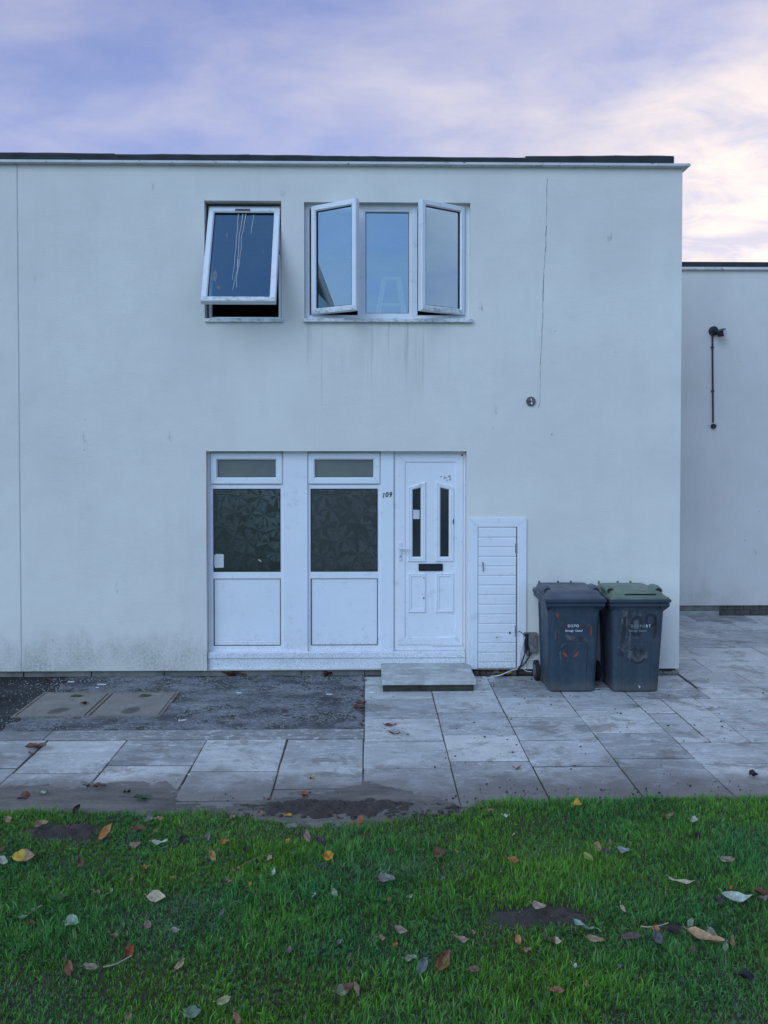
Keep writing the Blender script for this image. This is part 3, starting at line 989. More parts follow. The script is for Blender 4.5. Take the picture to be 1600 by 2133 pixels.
# ---- upper left: top-hung window standing open
y_f = .13
m = MB().ring(O1[0], O1[1], O1[2] + .012, O1[3], [(0, .22), (0, y_f), (.036, y_f), (.042, y_f + .01), (.042, .20)])
win = m.build('window', M['upvc'], house)
tag(win, 'top-hung window propped wide open with white runs on glass')
MB().ring(O1[0] + .002, O1[1] - .002, O1[2] + .02, O1[3] - .002, [(0, y_f - .004), (.016, y_f - .004), (.016, y_f + .004)]).build('subframe', M['dark_frame'], win)
hx0, hx1 = WX(436.5, 500, .1), WX(584.5, 500, .1)
hz = WP(508, 435, .1).z
Lh = 1.125; tilt = R(23.5)
f, g = sash_meshes(hx1 - hx0, Lh, .06)
rot = (-tilt, 0, 0)
# hinge at the top edge: shift so that local top is the origin
sh = Matrix.Translation((0, 0, -Lh))
loc = (hx0, .1, hz)
place(f.xform(sh).build('casement_frame', M['sash'], win), loc, rot)
place(g.xform(sh).build('gasket', M['gasket'], win), loc, rot)
place(MB().box(.004, hx1 - hx0 - .004, -.033, -.0295, -Lh + .003, -Lh + .05, .001).build('bottom_rail', M['mould'], win), loc, rot)
w = hx1 - hx0
place(pane(.055, w - .055, .055 - Lh, -.055, 0, M['glass_old'], win), loc, rot)
for x0, top, bot, wob in ((.30, -.07, -.86, .012), (.345, -.07, -.98, .022), (.375, -.07, -.72, .016), (.33, -.62, -.95, .01), (.46, -.08, -.32, .01)):
    pts = []; x = x0
    for i in range(12):
        x += rnd.uniform(-wob, wob) * .5 - .002
        pts.append((x, -.004, top + (bot - top) * i / 11))
    place(MB().tube(pts, [.0042 - .0022 * i / 11 for i in range(12)], 5).build('paint_run', M['white_paint'], win), loc, rot)
for cx, cz, a, b in ((.11, -.82, .026, .09), (.20, -.33, .014, .03), (.57, -.52, .005, .04), (.16, -.95, .02, .03)):
    pts = [(cx + a * math.cos(t) * rnd.uniform(.6, 1.1), -.0015, cz + b * math.sin(t) * rnd.uniform(.6, 1.1)) for t in [i * math.pi / 7 for i in range(14)]]
    place(MB().poly(pts).build('smear', M['smear'], win), loc, rot)
place(MB().box(.27, .42, -.037, -.03, -.05, -.028).build('trickle_vent', M['dark_frame'], win), loc, rot)
for sx in (hx0 + .015, hx1 - .015):
    zt = hz - .30
    MB().tube([(sx, .12, zt - .15), (sx, .1 - .30 * math.sin(tilt) - .02, hz - .36)], .006, 6).build('stay', M['steel'], win)
sill = MB().box(O1[0] + .004, O1[1] + .012, -.03, .20, O1[2] - .022, O1[2] + .014, .004)
sill.build('sill', M['mould'], win)

# ---- upper triple window
y_f = .075
m = MB().ring(O2[0], O2[1], O2[2] + .012, O2[3], [(0, .2), (0, y_f), (.045, y_f), (.052, y_f + .01), (.052, .19)])
mx0, mx1 = WX(745, 550, y_f), WX(757, 550, y_f)
nx0, nx1 = WX(857, 550, y_f), WX(870, 550, y_f)
zb, zt = O2[2] + .06, O2[3] - .052
for a, b in ((mx0, mx1), (nx0, nx1)):
    m.box(a, b, y_f - .001, .18, zb - .01, zt + .01, .004)
win2 = m.build('window', M['upvc'], house)
tag(win2, 'triple window with both side casements swung open outward')
m = MB().ring(mx1 - .004, nx0 + .004, zb - .005, zt + .005, [(0, y_f + .004), (.022, y_f + .006), (.03, y_f + .02)])
m.build('glazing_bead', M['upvc'], win2)
MB().ring(mx1 + .024, nx0 - .024, zb + .022, zt - .022, [(0, y_f + .018), (.006, y_f + .02), (.006, y_f + .03)]).build('gasket', M['gasket'], win2)
pane(mx1, nx0, zb, zt, y_f + .03, M['glass'], win2)
hzb, hzt = WP(655, 656, .07).z, WP(655, 431, .07).z
cw, th = .545, R(32)
for sgn, hx in ((1, WX(651, 540, .07)), (-1, WX(965.5, 540, .07))):
    f, g = sash_meshes(cw, hzt - hzb, .058)
    p = MB().quad((.05, 0, .05), (cw - .05, 0, .05), (cw - .05, 0, hzt - hzb - .05), (.05, 0, hzt - hzb - .05))
    hd = MB().box(cw - .045, cw - .025, .03, .045, .48, .56, .003).box(cw - .12, cw - .03, .045, .058, .535, .552, .003)
    lx = cw - .005
    for mm_, nm, mt in ((f, 'casement_frame', 'sash'), (g, 'gasket', 'gasket'), (p, 'pane', 'glass'), (hd, 'handle', 'white_metal')):
        if sgn < 0: mm_.xform(Matrix.Scale(-1, 4, (1, 0, 0)))
        place(mm_.build(nm, M[mt], win2), (hx, .07, hzb), (0, 0, -sgn * th))
    # mouldy bottom rail cover, slightly proud
    c = MB().box(.01, cw - .01, -.0325, -.029, .004, .05, .001)
    if sgn < 0: c.xform(Matrix.Scale(-1, 4, (1, 0, 0)))
    place(c.build('bottom_rail', M['mould'], win2), (hx, .07, hzb), (0, 0, -sgn * th))
    for zz in (hzb + .02, hzt - .02):
        e = Vector((hx + sgn * cw * .5 * math.cos(th), .07 - cw * .5 * math.sin(th), zz))
        MB().tube([(hx + sgn * .22, .1, zz), tuple(e)], .005, 6).build('stay', M['steel'], win2)
MB().box(O2[0] - .008, O2[1] + .018, -.045, .18, O2[2] - .024, O2[2] + .014, .004).build('sill', M['mould'], win2)

# ---- glazed screens beside the door
y_s = .10
sx = lambda p, py=1150, y=y_s: WX(p, py, y)
sz = lambda p, px=640, y=y_s: WP(px, p, y).z


def obscure(name, a, b, c2):
    t = NT(name)
    n = t.noise(1.6, 5, 0.6, None, (3.1, 0, 1.4))
    c = t.mix(t.ramp(n, [(0.35, 0.0), (0.65, 1.0)]), a, b)
    c = t.mix(t.ramp(t.noise(5, 6, 0.65, (1, 1, 0.4)), [(0.5, 0.0), (0.75, 0.6)]), c, c2)
    return t.principled(c, 0.16, t.bump(t.noise(14, 3), 0.08, 0.004), 0.5)


def leaf_film(name):
    t = NT(name)
    return t.principled(t.attr(), 0.32, t.bump(t.noise(120, 3), 0.06, 0.002), 0.45)


M['obscure1'] = obscure('obscured_glass_green', (0.022, 0.034, 0.027), (0.046, 0.064, 0.052), (0.085, 0.10, 0.085))
M['obscure2'] = obscure('obscured_glass_brown', (0.085, 0.082, 0.078), (0.12, 0.108, 0.10), (0.11, 0.112, 0.095))
M['toplight'] = obscure('toplight_glass', (0.13, 0.15, 0.14), (0.18, 0.19, 0.165), (0.22, 0.20, 0.14))
M['outer_glass'] = glass('outer_glass', 0.05, (0.95, 0.97, 0.96), haze=0.03)
M['film'] = leaf_film('etched_leaf_film')


def leaf_pattern(x0, x1, z0, z1, y, parent, base, amp, seed, bright):
    """the pane's etched leaves: fans of pointed leaflets, thin film proud of the glass"""
    r = random.Random(seed); V, Fc, Cc = [], [], []
    step = .19
    nz = int((z1 - z0) / (step * .8)) + 2; nx = int((x1 - x0) / step) + 2
    k = 0
    for j in range(nz):
        for i in range(nx):
            cx = x0 + (i + (.5 if j % 2 else 0)) * step + r.uniform(-.05, .05); cz = z0 + j * step * .8 + r.uniform(-.04, .04)
            nl = r.choice((5, 6, 7)); a0 = r.uniform(0, 6.28)
            for q in range(nl):
                if r.random() < .12: continue
                a = a0 + q * 2 * math.pi / nl + r.uniform(-.15, .15); L = r.uniform(.09, .145); wd = r.uniform(.28, .46)
                for half in (-1, 1):
                    pts = [(cx, cz)]
                    for tt, ww in ((.55, wd * .75), (.9, wd * .9), (1.0, .12)):
                        pts.append((cx + L * tt * math.cos(a + half * ww), cz + L * tt * math.sin(a + half * ww)))
                    pts.append((cx + L * .86 * math.cos(a), cz + L * .86 * math.sin(a)))
                    # clip to the pane
                    pts = [(min(max(px_, x0), x1), min(max(pz_, z0), z1)) for px_, pz_ in pts]
                    yy = y - .0002 - k * .0000035; k += 1
                    n = len(V); V += [(p_, yy, q_) for p_, q_ in pts]; Fc.append(tuple(range(n, n + 5)))
                    u, v = (cx - x0) / (x1 - x0), (cz - z0) / (z1 - z0)
                    s = bright(u, v) * (amp * r.uniform(.6, 1.15) + (.22 if half > 0 else 0) * amp)
                    Cc += [tuple(b * s for b in base) + (1,)] * 5
    me = bpy.data.meshes.new('leaf_pattern'); me.from_pydata(V, [], Fc); me.update()
    ca = me.color_attributes.new('Col', 'FLOAT_COLOR', 'POINT'); ca.data.foreach_set('color', np.array(Cc, np.float32).ravel())
    me.materials.append(M['film'])
    o = bpy.data.objects.new('leaf_pattern', me); COL.objects.link(o); o.parent = parent
    return tag(o, kind='stuff')


def screen(xa, xb, seed, base, bright, mat):
    zt, zm, zr, zb = sz(942), sz(1012), sz(1198), sz(1358)
    x0, x1 = sx(xa), sx(xb)
    fw = sx(xa + 7) - x0
    m = MB().ring(x0, x1, zb, zt, [(0, .2), (0, y_s), (fw - .008, y_s), (fw, y_s + .01), (fw, .19)])
    # transom and mid rail
    m.box(x0 + fw - .01, x1 - fw + .01, y_s - .001, .18, sz(1018.5), sz(1009), .005)
    m.box(x0 + fw - .01, x1 - fw + .01, y_s - .001, .18, sz(1205.5), sz(1191), .005)
    m.box(x0 + fw - .01, x1 - fw + .01, y_s + .002, .18, zb + .01, sz(1344.5), .005)
    w = m.build('window', M['upvc'], house)
    # top light sash stands proud
    MB().ring(sx(xa + 2), sx(xb - 2), sz(1008), sz(944), [(0, y_s + .01), (0, y_s - .016), (.006, y_s - .022), (.055, y_s - .022), (.068, y_s - .006), (.068, y_s + .03)]).build('casement_frame', M['upvc'], w)
    pane(sx(xa + 12), sx(xb - 12), sz(997), sz(950), y_s + .012, M['toplight'], w)
    MB().ring(sx(xa + 13.5), sx(xb - 14), sz(995.2), sz(951.5), [(0, y_s - .004), (.006, y_s + .004), (.006, y_s + .012)]).build('gasket', M['gasket'], w)
    pane(x0 + fw, x1 - fw, sz(1191), sz(1018.5), y_s + .012, mat, w)
    leaf_pattern(x0 + fw + .004, x1 - fw - .004, sz(1190), sz(1020), y_s + .0115, w, base, .145, seed, bright)
    pane(x0 + fw, x1 - fw, sz(1191), sz(1018.5), y_s + .0068, M['outer_glass'], w, 'outer_pane')
    MB().ring(x0 + fw - .001, x1 - fw + .001, sz(1191.3), sz(1018.2), [(0, y_s + .002), (.007, y_s + .006), (.007, y_s + .012)]).build('gasket', M['gasket'], w)
    p = MB().quad((x0 + fw, y_s + .014, zb + .03), (x1 - fw, y_s + .014, zb + .03), (x1 - fw, y_s + .014, sz(1205)), (x0 + fw, y_s + .014, sz(1205))).build('infill_panel', M['upvc'], w)
    MB().ring(x0 + fw - .001, x1 - fw + .001, sz(1344.8), sz(1205), [(0, y_s + .004), (.006, y_s + .008), (.006, y_s + .014)]).build('gasket', M['gasket'], w)
    return w


w1 = screen(438, 591, 3, (.82, 1.0, .92), lambda u, v: .35 + 1.3 * max(0, u * .55 + v * .6 - .25), M['obscure1'])
w2 = screen(641, 793.5, 8, (.98, 1.0, .97), lambda u, v: .85 + .15 * v, M['obscure2'])
tag(w1, 'left glazed screen, dark leaf-patterned pane with paper stuck in corner')
tag(w2, 'right glazed screen, brownish leaf-patterned pane')
# sticker in the corner of the left pane and a chip
x0, x1, z0, z1 = rect(446, 1154, 466, 1183, y_s)
MB().poly([(x0, y_s + .006, z0 + .02), (x0 + .012, y_s + .006, z0), (x1, y_s + .006, z0 + .003), (x1, y_s + .006, z1 - .004), (x0 + .03, y_s + .006, z1), (x0, y_s + .006, z1 - .012)]).build('sticker', M['paper'], w1)
x0, x1, z0, z1 = rect(537, 1166, 544, 1171, y_s)
MB().poly([(x0, y_s + .006, z1), (x1, y_s + .006, z0), (x1, y_s + .006, (z0 + z1) / 2), (x0 + .01, y_s + .006, z1 + .005)]).build('sticker', M['paper'], w1)

# cover boards between the units
y_p = .075
for a, b, bot in ((590.5, 641, 1360), (793, 820.5, 1358)):
    MB().box(WX(a, 1150, y_p), WX(b, 1150, y_p), y_p, .2, WP(700, bot, y_p).z, O3[3] - .001, .004).build('cover_board', M['upvc'], house)
MB().box(O3[0] + .001, sx(438.5), y_s - .02, .2, sz(1358), O3[3] - .001, .004).build('cover_board', M['upvc'], house)
# sill and boards below it
zs0, zs1 = WP(640, 1371.5, .03).z, WP(640, 1359, .03).z
xs_ = [O3[0] + .003, WX(614, 1365), WX(820, 1365), O3[1] - .003]
for a, b in zip(xs_, xs_[1:]):
    MB().box(a, b - .001, .03, .2, zs0, zs1, .005).build('sill_board', M['upvc'], house)
MB().box(O3[0] + .003, O3[1] - .003, .044, .2, WP(640, 1393.5, .044).z, zs0 - .0015, .004).build('base_board', M['upvc'], house)

# house number on the cover board
num = text_mesh('1', .072, M['black_metal'], 'house_number', house, (0, 0, 0), (R(90), 0, 0), .18, .0015, .85, .001)
num.location = (WX(798.5, 1036, y_p), y_p - .004, WP(798, 1036.5, y_p).z)
for ch, p in (('0', 805.5), ('9', 813)):
    text_mesh(ch, .072, M['black_metal'], 'house_number', house, (WX(p, 1036, y_p), y_p - .004, WP(p, 1035, y_p).z), (R(90), 0, R(0)), .18, .0015, .85, .001)

# ---- front door
y_d = .095
dx = lambda p, py=1150, y=y_d: WX(p, py, y)
dz = lambda p, px=895, y=y_d: WP(px, p, y).z
m = MB().ring(dx(821.5), O3[1] - .002, zs1 + .001, O3[3] - .001, [(0, .2), (0, y_d), (.035, y_d), (.04, y_d + .012), (.04, .2)])
door = m.build('front_door', M['upvc'], house)
l0, l1, lt, lb = dx(828), dx(964.5), dz(946.5), dz(1343)
m = MB().ring(l0, l1, lb, lt, [(0, y_d + .03), (0, y_d - .006), (.006, y_d - .012), (dx(843) - l0, y_d - .012), (dx(845) - l0, y_d + .002), (dx(845) - l0, y_d + .03)])
m.build('leaf_frame', M['upvc'], door)
pl = [(dx(844), dx(950.5), dz(1326.5), dz(963))]


def door_panel():
    x0, x1, z0, z1 = pl[0]
    MB().quad((x0, y_d + .001, z0), (x1, y_d + .001, z0), (x1, y_d + .001, z1), (x0, y_d + .001, z1)).build('door_panel', M['upvc'], door)
    # slanted-head glazed mouldings
    for xa, xb, ya, yb, ga, gb, gya, gyb in ((849, 887, 1015, 1003, 859.5, 876.2, 1020, 1016), (907, 945.5, 1003, 1014.5, 917.2, 934.6, 1016, 1019.8)):
        o = [(dx(xa), dz(1170)), (dx(xb), dz(1170)), (dx(xb), dz(yb)), (dx(xa), dz(ya))]
        i = [(dx(ga), dz(1159.3)), (dx(gb), dz(1159.3)), (dx(gb), dz(gyb)), (dx(ga), dz(gya))]
        lo = []
        for tt, yy in ((0, y_d + .001), (.08, y_d - .012), (.28, y_d - .016), (.42, y_d - .007), (.60, y_d - .014), (.85, y_d - .010), (1.0, y_d - .002)):
            lo.append([(a[0] + (b[0] - a[0]) * tt, yy, a[1] + (b[1] - a[1]) * tt) for a, b in zip(o, i)])
        MB().loft(lo, False, False).build('glazing_moulding', M['upvc'], door)
        MB().poly([(x, y_d - .0035, z) for x, z in i]).build('door_pane', M['door_dark'], door)
    for xa, xb in ((849, 887), (907, 945.5)):
        x0, x1, z0, z1 = dx(xa), dx(xb), dz(1276), dz(1193)
        MB().ring(x0, x1, z0, z1, [(0, y_d + .001), (.004, y_d - .012), (.016, y_d - .015), (.024, y_d - .006), (.034, y_d - .010), (.042, y_d + .0005)], 0).build('panel_moulding', M['upvc'], door)


def door_glass():
    t = NT('dark_door_glass')
    n = t.noise(4, 5, 0.6, (1, 1, .5))
    c = t.mix(t.ramp(n, [(0.35, 0.0), (0.7, 1.0)]), (0.020, 0.026, 0.024), (0.055, 0.058, 0.055))
    return t.principled(c, 0.12, None, 0.5)


M['door_dark'] = door_glass()
door_panel()
x0, x1, z0, z1 = rect(872, 1174, 922, 1189, y_d)
MB().ring(x0, x1, z0, z1, [(0, y_d + .001), (0, y_d - .012), (.004, y_d - .015), (.012, y_d - .015), (.015, y_d - .010)]).box(x0 + .014, x1 - .014, y_d - .010, y_d, z0 + .014, z1 - .014, .002).build('letterbox', M['black_metal'], door)
x0, x1, z0, z1 = rect(831, 1129, 837, 1168, y_d)
y_h = y_d - .012
hd = MB().box(x0, x1, y_h - .012, y_h + .002, z0, z1, .004)
zl = dz(1141)
hd.tube([((x0 + x1) / 2, y_h - .01, zl), ((x0 + x1) / 2, y_h - .045, zl), (x0 + .05, y_h - .05, zl - .002), (x0 + .11, y_h - .047, zl - .012)], [.011, .011, .010, .007], 8)
hd.build('handle', M['white_metal'], door, bevel=0)
zk = dz(1158)
MB().tube([((x0 + x1) / 2, y_h - .008, zk), ((x0 + x1) / 2, y_h - .016, zk)], .009, 10).build('lock_cylinder', M['steel'], door)
x0, x1, z0, z1 = rect(860.5, 1062, 874, 1081, y_d)
MB().box(x0, x1, y_d - .0058, y_d - .0045, z0, z1).build('notice', M['paper'], door)
x0, x1, z0, z1 = rect(899, 1337, 963, 1344, y_d)
MB().box(x0, x1, y_d - .022, y_d - .0125, z0, z1, .002).build('weather_bar', M['upvc'], door)
MB().box(l0 - .01, l1 + .01, y_d - .004, .2, zs1 + .002, lb - .003, .004).build('threshold', M['upvc'], door)
# knocks in the plastic
for px_, py_, a, b in ((944, 1087, .006, .035), (883, 1245, .008, .012), (883, 1203, .004, .012), (962, 948, .010, .010)):
    cx, cz = dx(px_), dz(py_)
    pts = [(cx + a * math.cos(t_) * rnd.uniform(.6, 1.2), y_d - .0165, cz + b * math.sin(t_) * rnd.uniform(.6, 1.2)) for t_ in [i * math.pi / 4 for i in range(8)]]
    MB().poly(pts).build('knock', M['gasket'], door)
for k in range(9):
    cx, cz = dx(917 + rnd.uniform(0, 22)), dz(996 + rnd.uniform(-4, 5)); a = rnd.uniform(.008, .018)
    pts = [(cx + a * math.cos(t_) * rnd.uniform(.5, 1.2), y_d + .0002 - .0002 * k, cz + a * .7 * math.sin(t_) * rnd.uniform(.5, 1.2)) for t_ in [i * math.pi / 4 for i in range(8)]]
    MB().poly(pts).build('scuff', M['scuff'], door)

# ---- meter cupboard
y_c = -.018
cx0, cx1, cz0, cz1 = rect(976, 1079, 1096.5, 1393.5, y_c)
ix0, ix1 = WX(995.3, 1250, y_c), WX(1077, 1250, y_c)
iz1 = WP(1036, 1097.8, y_c).z
m = MB()
a, b, w = cx0, cx1, ix0 - cx0
for q in ([(a, cz0), (ix0 - .001, cz0), (ix0 - .001, iz1 + .0), (a, cz1 - .001)], [(ix1 + .001, cz0), (b, cz0), (b, cz1 - .001), (ix1 + .001, iz1)], [(a + .001, cz1), (ix0, iz1 + .001), (ix1, iz1 + .001), (b - .001, cz1)]):
    m.prism(q, y_c, .01)
cup = m.build('cupboard', M['upvc'], house)
MB().box(ix0, ix1, -.006, .008, cz0 + .003, iz1 - .001).build('backing', M['gasket'], cup)
lines = [228, 352, 470, 590, 707, 824, 943, 1062, 1180, 1300, 1418, 1535, 1655, 1773, 1893, 1968]
zz = [WP(1036, 1060 + l * .16878, y_c).z for l in lines]
for t_, b_ in zip(zz, zz[1:]):
    xa, xb = ix0 + .004, ix1 - .010
    yv = -.012
    lo = [[(x_, y_ + 0, z_) for y_, z_ in ((-.004, b_ + .001), (yv - .001, b_ + .001), (yv - .005, b_ + .008), (yv - .005, t_ - .012), (yv + .003, t_ - .004), (yv + .003, t_ - .0005), (-.004, t_ - .0005))] for x_ in (xa, xb)]
    MB().loft(lo).build('board', M['upvc'], cup)
x_ = WX(1005.5, 1180, y_c)
za, zb_ = WP(1005, 1171, y_c).z, WP(1005, 1190, y_c).z
MB().tube([(x_, -.012, za), (x_, -.035, za - .004), (x_ + .002, -.038, (za + zb_) / 2), (x_ + .003, -.035, zb_ + .004), (x_ + .003, -.012, zb_)], .0045, 6).build('handle', M['black_metal'], cup)
for pa, pb in ((1132, 1152), (1303, 1326)):
    x_ = WX(1075.3, 1200, y_c)
    MB().box(x_ - .012, x_ + .012, -.021, -.010, WP(1075, pb, y_c).z, WP(1075, pa, y_c).z, .002).tube([(x_, -.023, WP(1075, pb, y_c).z), (x_, -.023, WP(1075, pa, y_c).z)], .005, 6).build('hinge', M['steel'], cup)
for px_, py_, a in ((1062, 1318, .012), (1035, 1328, .007)):
    cx, cz = WX(px_, py_, y_c), WP(px_, py_, y_c).z
    MB().poly([(cx + a * math.cos(t_) * rnd.uniform(.6, 1.2), y_c - .001, cz + a * math.sin(t_) * rnd.uniform(.6, 1.4)) for t_ in [i * math.pi / 4 for i in range(8)]]).build('hole', M['gasket'], cup)

# stepladder standing in the room behind the middle pane
sl = thing('stepladder', 'pale yellow stepladder seen through the middle upstairs pane', 'ladder', (WX(815, 640, .3), .20, 2.75))
lx = sl.location.x
for s, tag_ in ((-1, 'leg'), (1, 'leg')):
    for yy in (.0, .45):
        MB().tube([(s * .30, yy, 0), (s * .075, .2 + (yy - .2) * .25, 1.36)], .036, 4).build('leg', M['ladder'], sl)
for k in range(4):
    z = .28 + .27 * k; hw = .30 - .225 * z / 1.36
    MB().box(-hw, hw, .0 + .2 * z / 1.36 - .02, .10 + .2 * z / 1.36, z - .015, z + .01).build('tread', M['ladder'], sl)
MB().box(-.09, .09, .1, .32, 1.34, 1.37, .004).build('top_cap', M['ladder'], sl)

# ------------------------------------------------------------------ next house on the left
nb = thing('terraced_house', 'neighbouring white rendered house beyond the joint at far left', 'house', (0, 0, 0))
m = MB().quad((-9, .0, Z_BOT), (XL - .012, .0, Z_BOT), (XL - .012, .0, Z_TOP), (-9, .0, Z_TOP))
m.quad((XL - .012, 0, Z_BOT), (XL - .012, .2, Z_BOT), (XL - .012, .2, Z_TOP), (XL - .012, 0, Z_TOP))
m.quad((-9, 0, Z_BOT), (-9, 0, Z_TOP), (-9, 8, Z_TOP), (-9, 8, Z_BOT)).quad((-9, .002, Z_BOT), (XL - .012, .002, Z_BOT), (XL - .012, .2, Z_BOT), (-9, .2, Z_BOT))
m.build('wall', M['render'], nb)
MB().box(-9, XL - .012, .045, .2, -.05, Z_BOT - .001).build('plinth', M['block'], nb)
MB().loft([[(-9, y, z) for y, z in prof], [(XL - .001, y, z) for y, z in prof]]).build('roof_trim', M['trim'], nb)
MB().box(-9, XL - .001, .05, 8, Z_TOP - .05, tz1 - .004).build('roof_deck', M['felt'], nb)
felt_strip(-9, WX(42, 330) + .012, .074, .080, nb)

# ------------------------------------------------------------------ house behind, on the right
nr = thing('set_back_house', 'lower white rendered house set back on the right with floodlight', 'house', (0, BACK_Y, 0))
BY = BACK_Y
bz0, bz1 = WP(1500, 1261, BY).z, WP(1500, 562, BY).z
Y = lambda v: v - BY if False else v
m = MB().box(HX + .002, 14, 0, 6, bz0, bz1)
m.build('wall', M['render2'], nr)
bt0, bt1 = WP(1500, 561.5, BY - .05).z, WP(1500, 556, BY - .05).z
MB().box(HX + .004, 14.05, -.05, .05, bt0, bt1, .004).build('roof_trim', M['trim'], nr)
MB().box(HX + .004, 14, -.02, 6, bt1 - .003, WP(1500, 546, BY).z, .006).build('roof_felt', M['felt'], nr)
xb_ = WX(1500, 1270, BY)
MB().box(HX + .004, xb_, .02, .2, -.04, bz0 - .002, .006).build('plinth_block', M['block'], nr)
MB().box(HX + .004, xb_ - .02, -.02, .019, -.04, .055, .008).build('plinth_block', M['conc'], nr)
x = xb_ + .006
zc = [-.02, (bz0 - .02) * .5, bz0 - .004]
for j in range(2):
    x = xb_ + .006 - (.1 if j else 0)
    while x < 8:
        MB().box(max(x, xb_ + .006), x + .215, .05, .2, zc[j] + .004, zc[j + 1] - .004, .004).build('brick', M['block_dark'], nr)
        x += .225
MB().box(xb_, 14, .062, .25, -.05, bz0 + .01).build('footing', M['block_dark'], nr)

# ------------------------------------------------------------------ wall fittings
ft = thing('light_fitting', 'broken round light fitting left on wall above the bins', 'light', (0, 0, 0))
c = WP(1105.5, 836, 0); ft.location = (c.x, 0, c.z)
rr = .047


def disc(r, y0, y1, n=20, wob=0.0):
    return [[(r * k * math.cos(a) * (1 + rnd.uniform(-wob, wob)), y, r * k * math.sin(a) * (1 + rnd.uniform(-wob, wob))) for a in [2 * math.pi * i / n for i in range(n)]] for k, y in ((1, y0), (1, y1 + .004), (.93, y1))]


M['fitting'] = plain('grey_metal_fitting', (0.13, 0.13, 0.13), 0.6, 0.6, 60, 0.3, 90, metal=0.3)
MB().loft(disc(rr, .0, -.022)).build('base_plate', M['fitting'], ft)
MB().prism([(-.006, .026), (.004, .024), (.012, -.03), (.004, -.036), (-.003, -.02)], -.034, -.02).build('bracket', M['white_metal'], ft)
MB().loft([[(-.004 + .008 * math.cos(a), y, -.002 + .009 * math.sin(a)) for a in [i * math.pi / 4 for i in range(8)]] for y in (-.033, -.037)]).build('screw_hole', M['black_metal'], ft)

fl = thing('floodlight', 'black floodlight with conduit running down the set-back wall', 'light', (0, 0, 0))
fy = BY
P = lambda px, py, y=0.0: WP(px, py, fy + y)
top, bot = P(1483.5, 697), P(1485, 884)
fl.location = (top.x, fy, top.z)
lo = lambda p, y=None: (p.x - top.x, (y if y is not None else p.y - fy), p.z - top.z)
c = P(1485.5, 690)
dd = Vector(lo(c, 0))
MB().loft([[(x + dd.x, y, z + dd.z) for x, y, z in l] for l in disc(.066, 0, -.035)]).build('base_plate', M['black_metal'], fl)
hm = MB().box(-.062, .062, -.07, .02, -.045, .045, .012)
hm.xform(Matrix.Translation((dd.x + .055, -.10, dd.z - .035)) @ Matrix.Rotation(R(-28), 4, 'Y') @ Matrix.Rotation(R(40), 4, 'Z') @ Matrix.Rotation(R(18), 4, 'X'))
hm.build('lamp_head', M['black_metal'], fl)
hp = MB().box(-.05, .05, -.074, -.0705, -.034, .034)
hp.xform(Matrix.Translation((dd.x + .055, -.10, dd.z - .035)) @ Matrix.Rotation(R(-28), 4, 'Y') @ Matrix.Rotation(R(40), 4, 'Z') @ Matrix.Rotation(R(18), 4, 'X'))
hp.build('lamp_glass', M['paper'], fl)
MB().tube([(dd.x, -.03, dd.z), (dd.x + .03, -.08, dd.z - .02)], .014, 8).build('bracket', M['black_metal'], fl)
s = P(1476, 688)
MB().tube([(lo(s, -.02)), (dd.x, -.02, dd.z)], .012, 8).build('cable_gland', M['black_metal'], fl)
MB().tube([lo(P(1483, 695), -.018), lo(P(1483.5, 760), -.016), lo(P(1484.5, 880), -.018)], .0125, 8).build('conduit', M['black_metal'], fl)
for py_ in (724, 814.5):
    q = P(1483 + (py_ - 700) * .008, py_)
    MB().box(lo(q)[0] - .024, lo(q)[0] + .024, -.022, 0, lo(q)[2] - .008, lo(q)[2] + .008, .004).build('conduit_clip', M['black_metal'], fl)
q = Vector(lo(P(1485, 888), 0))
MB().loft([[(x + q.x, y, z + q.z) for x, y, z in l] for l in disc(.034, 0, -.04)]).build('junction_box', M['black_metal'], fl)
for px_, py_ in ((1475, 886.5), (1492.5, 886)):
    q = Vector(lo(P(px_, py_), 0))
    MB().loft([[(x + q.x, y, z + q.z) for x, y, z in l] for l in disc(.006, 0, -.004, 8)]).build('screw', M['black_metal'], fl)

# ------------------------------------------------------------------ doorstep
st = thing('doorstep', 'concrete slab doorstep on a mossy riser below the white front door', 'step', (0, 0, 0))
sxa, sxb = WX(796, 1400, -.3), WX(982, 1400, -.3)
yf = GP(890, 1441).y
st.location = ((sxa + sxb) / 2, yf / 2, 0)
hw = (sxb - sxa) / 2
ztop = .118
t = MB().box(-hw - .005, hw + .012, yf / 2 - .012, -yf / 2 + .04, ztop - .052, ztop, .006)
t.v = [(x + rnd.uniform(-.003, .003), y + rnd.uniform(-.003, .003), z + rnd.uniform(-.001, .001)) for x, y, z in t.v]


def step_material():
    t = NT('limewashed_step')
    c = t.mix(t.ramp(t.noise(5, 6, .65), [(.35, 0.0), (.65, 1.0)]), (.36, .355, .33), (.52, .515, .48))
    wf = t.ramp(t.noise(9, 8, .75, (.6, 1.2, 1)), [(.50, 0.0), (.66, 1.0)])
    c = t.mix(t.math('MULTIPLY', wf, .8), c, (.72, .72, .70))
    dk = t.ramp(t.noise(6, 7, .7, None, (4, 4, 1)), [(.55, 0.0), (.7, 1.0)])
    c = t.mix(t.math('MULTIPLY', dk, .55), c, (.12, .12, .095))
    return t.principled(c, .85, t.bump(t.noise(35, 7, .7), .6, .008), .35)


M['step'] = step_material()
t.build('step_slab', M['step'], st)
MB().box(-hw + .004, hw - .012, yf / 2 + .006, -yf / 2 + .03, -.03, ztop - .053, .004).build('riser', M['moss_riser'], st)

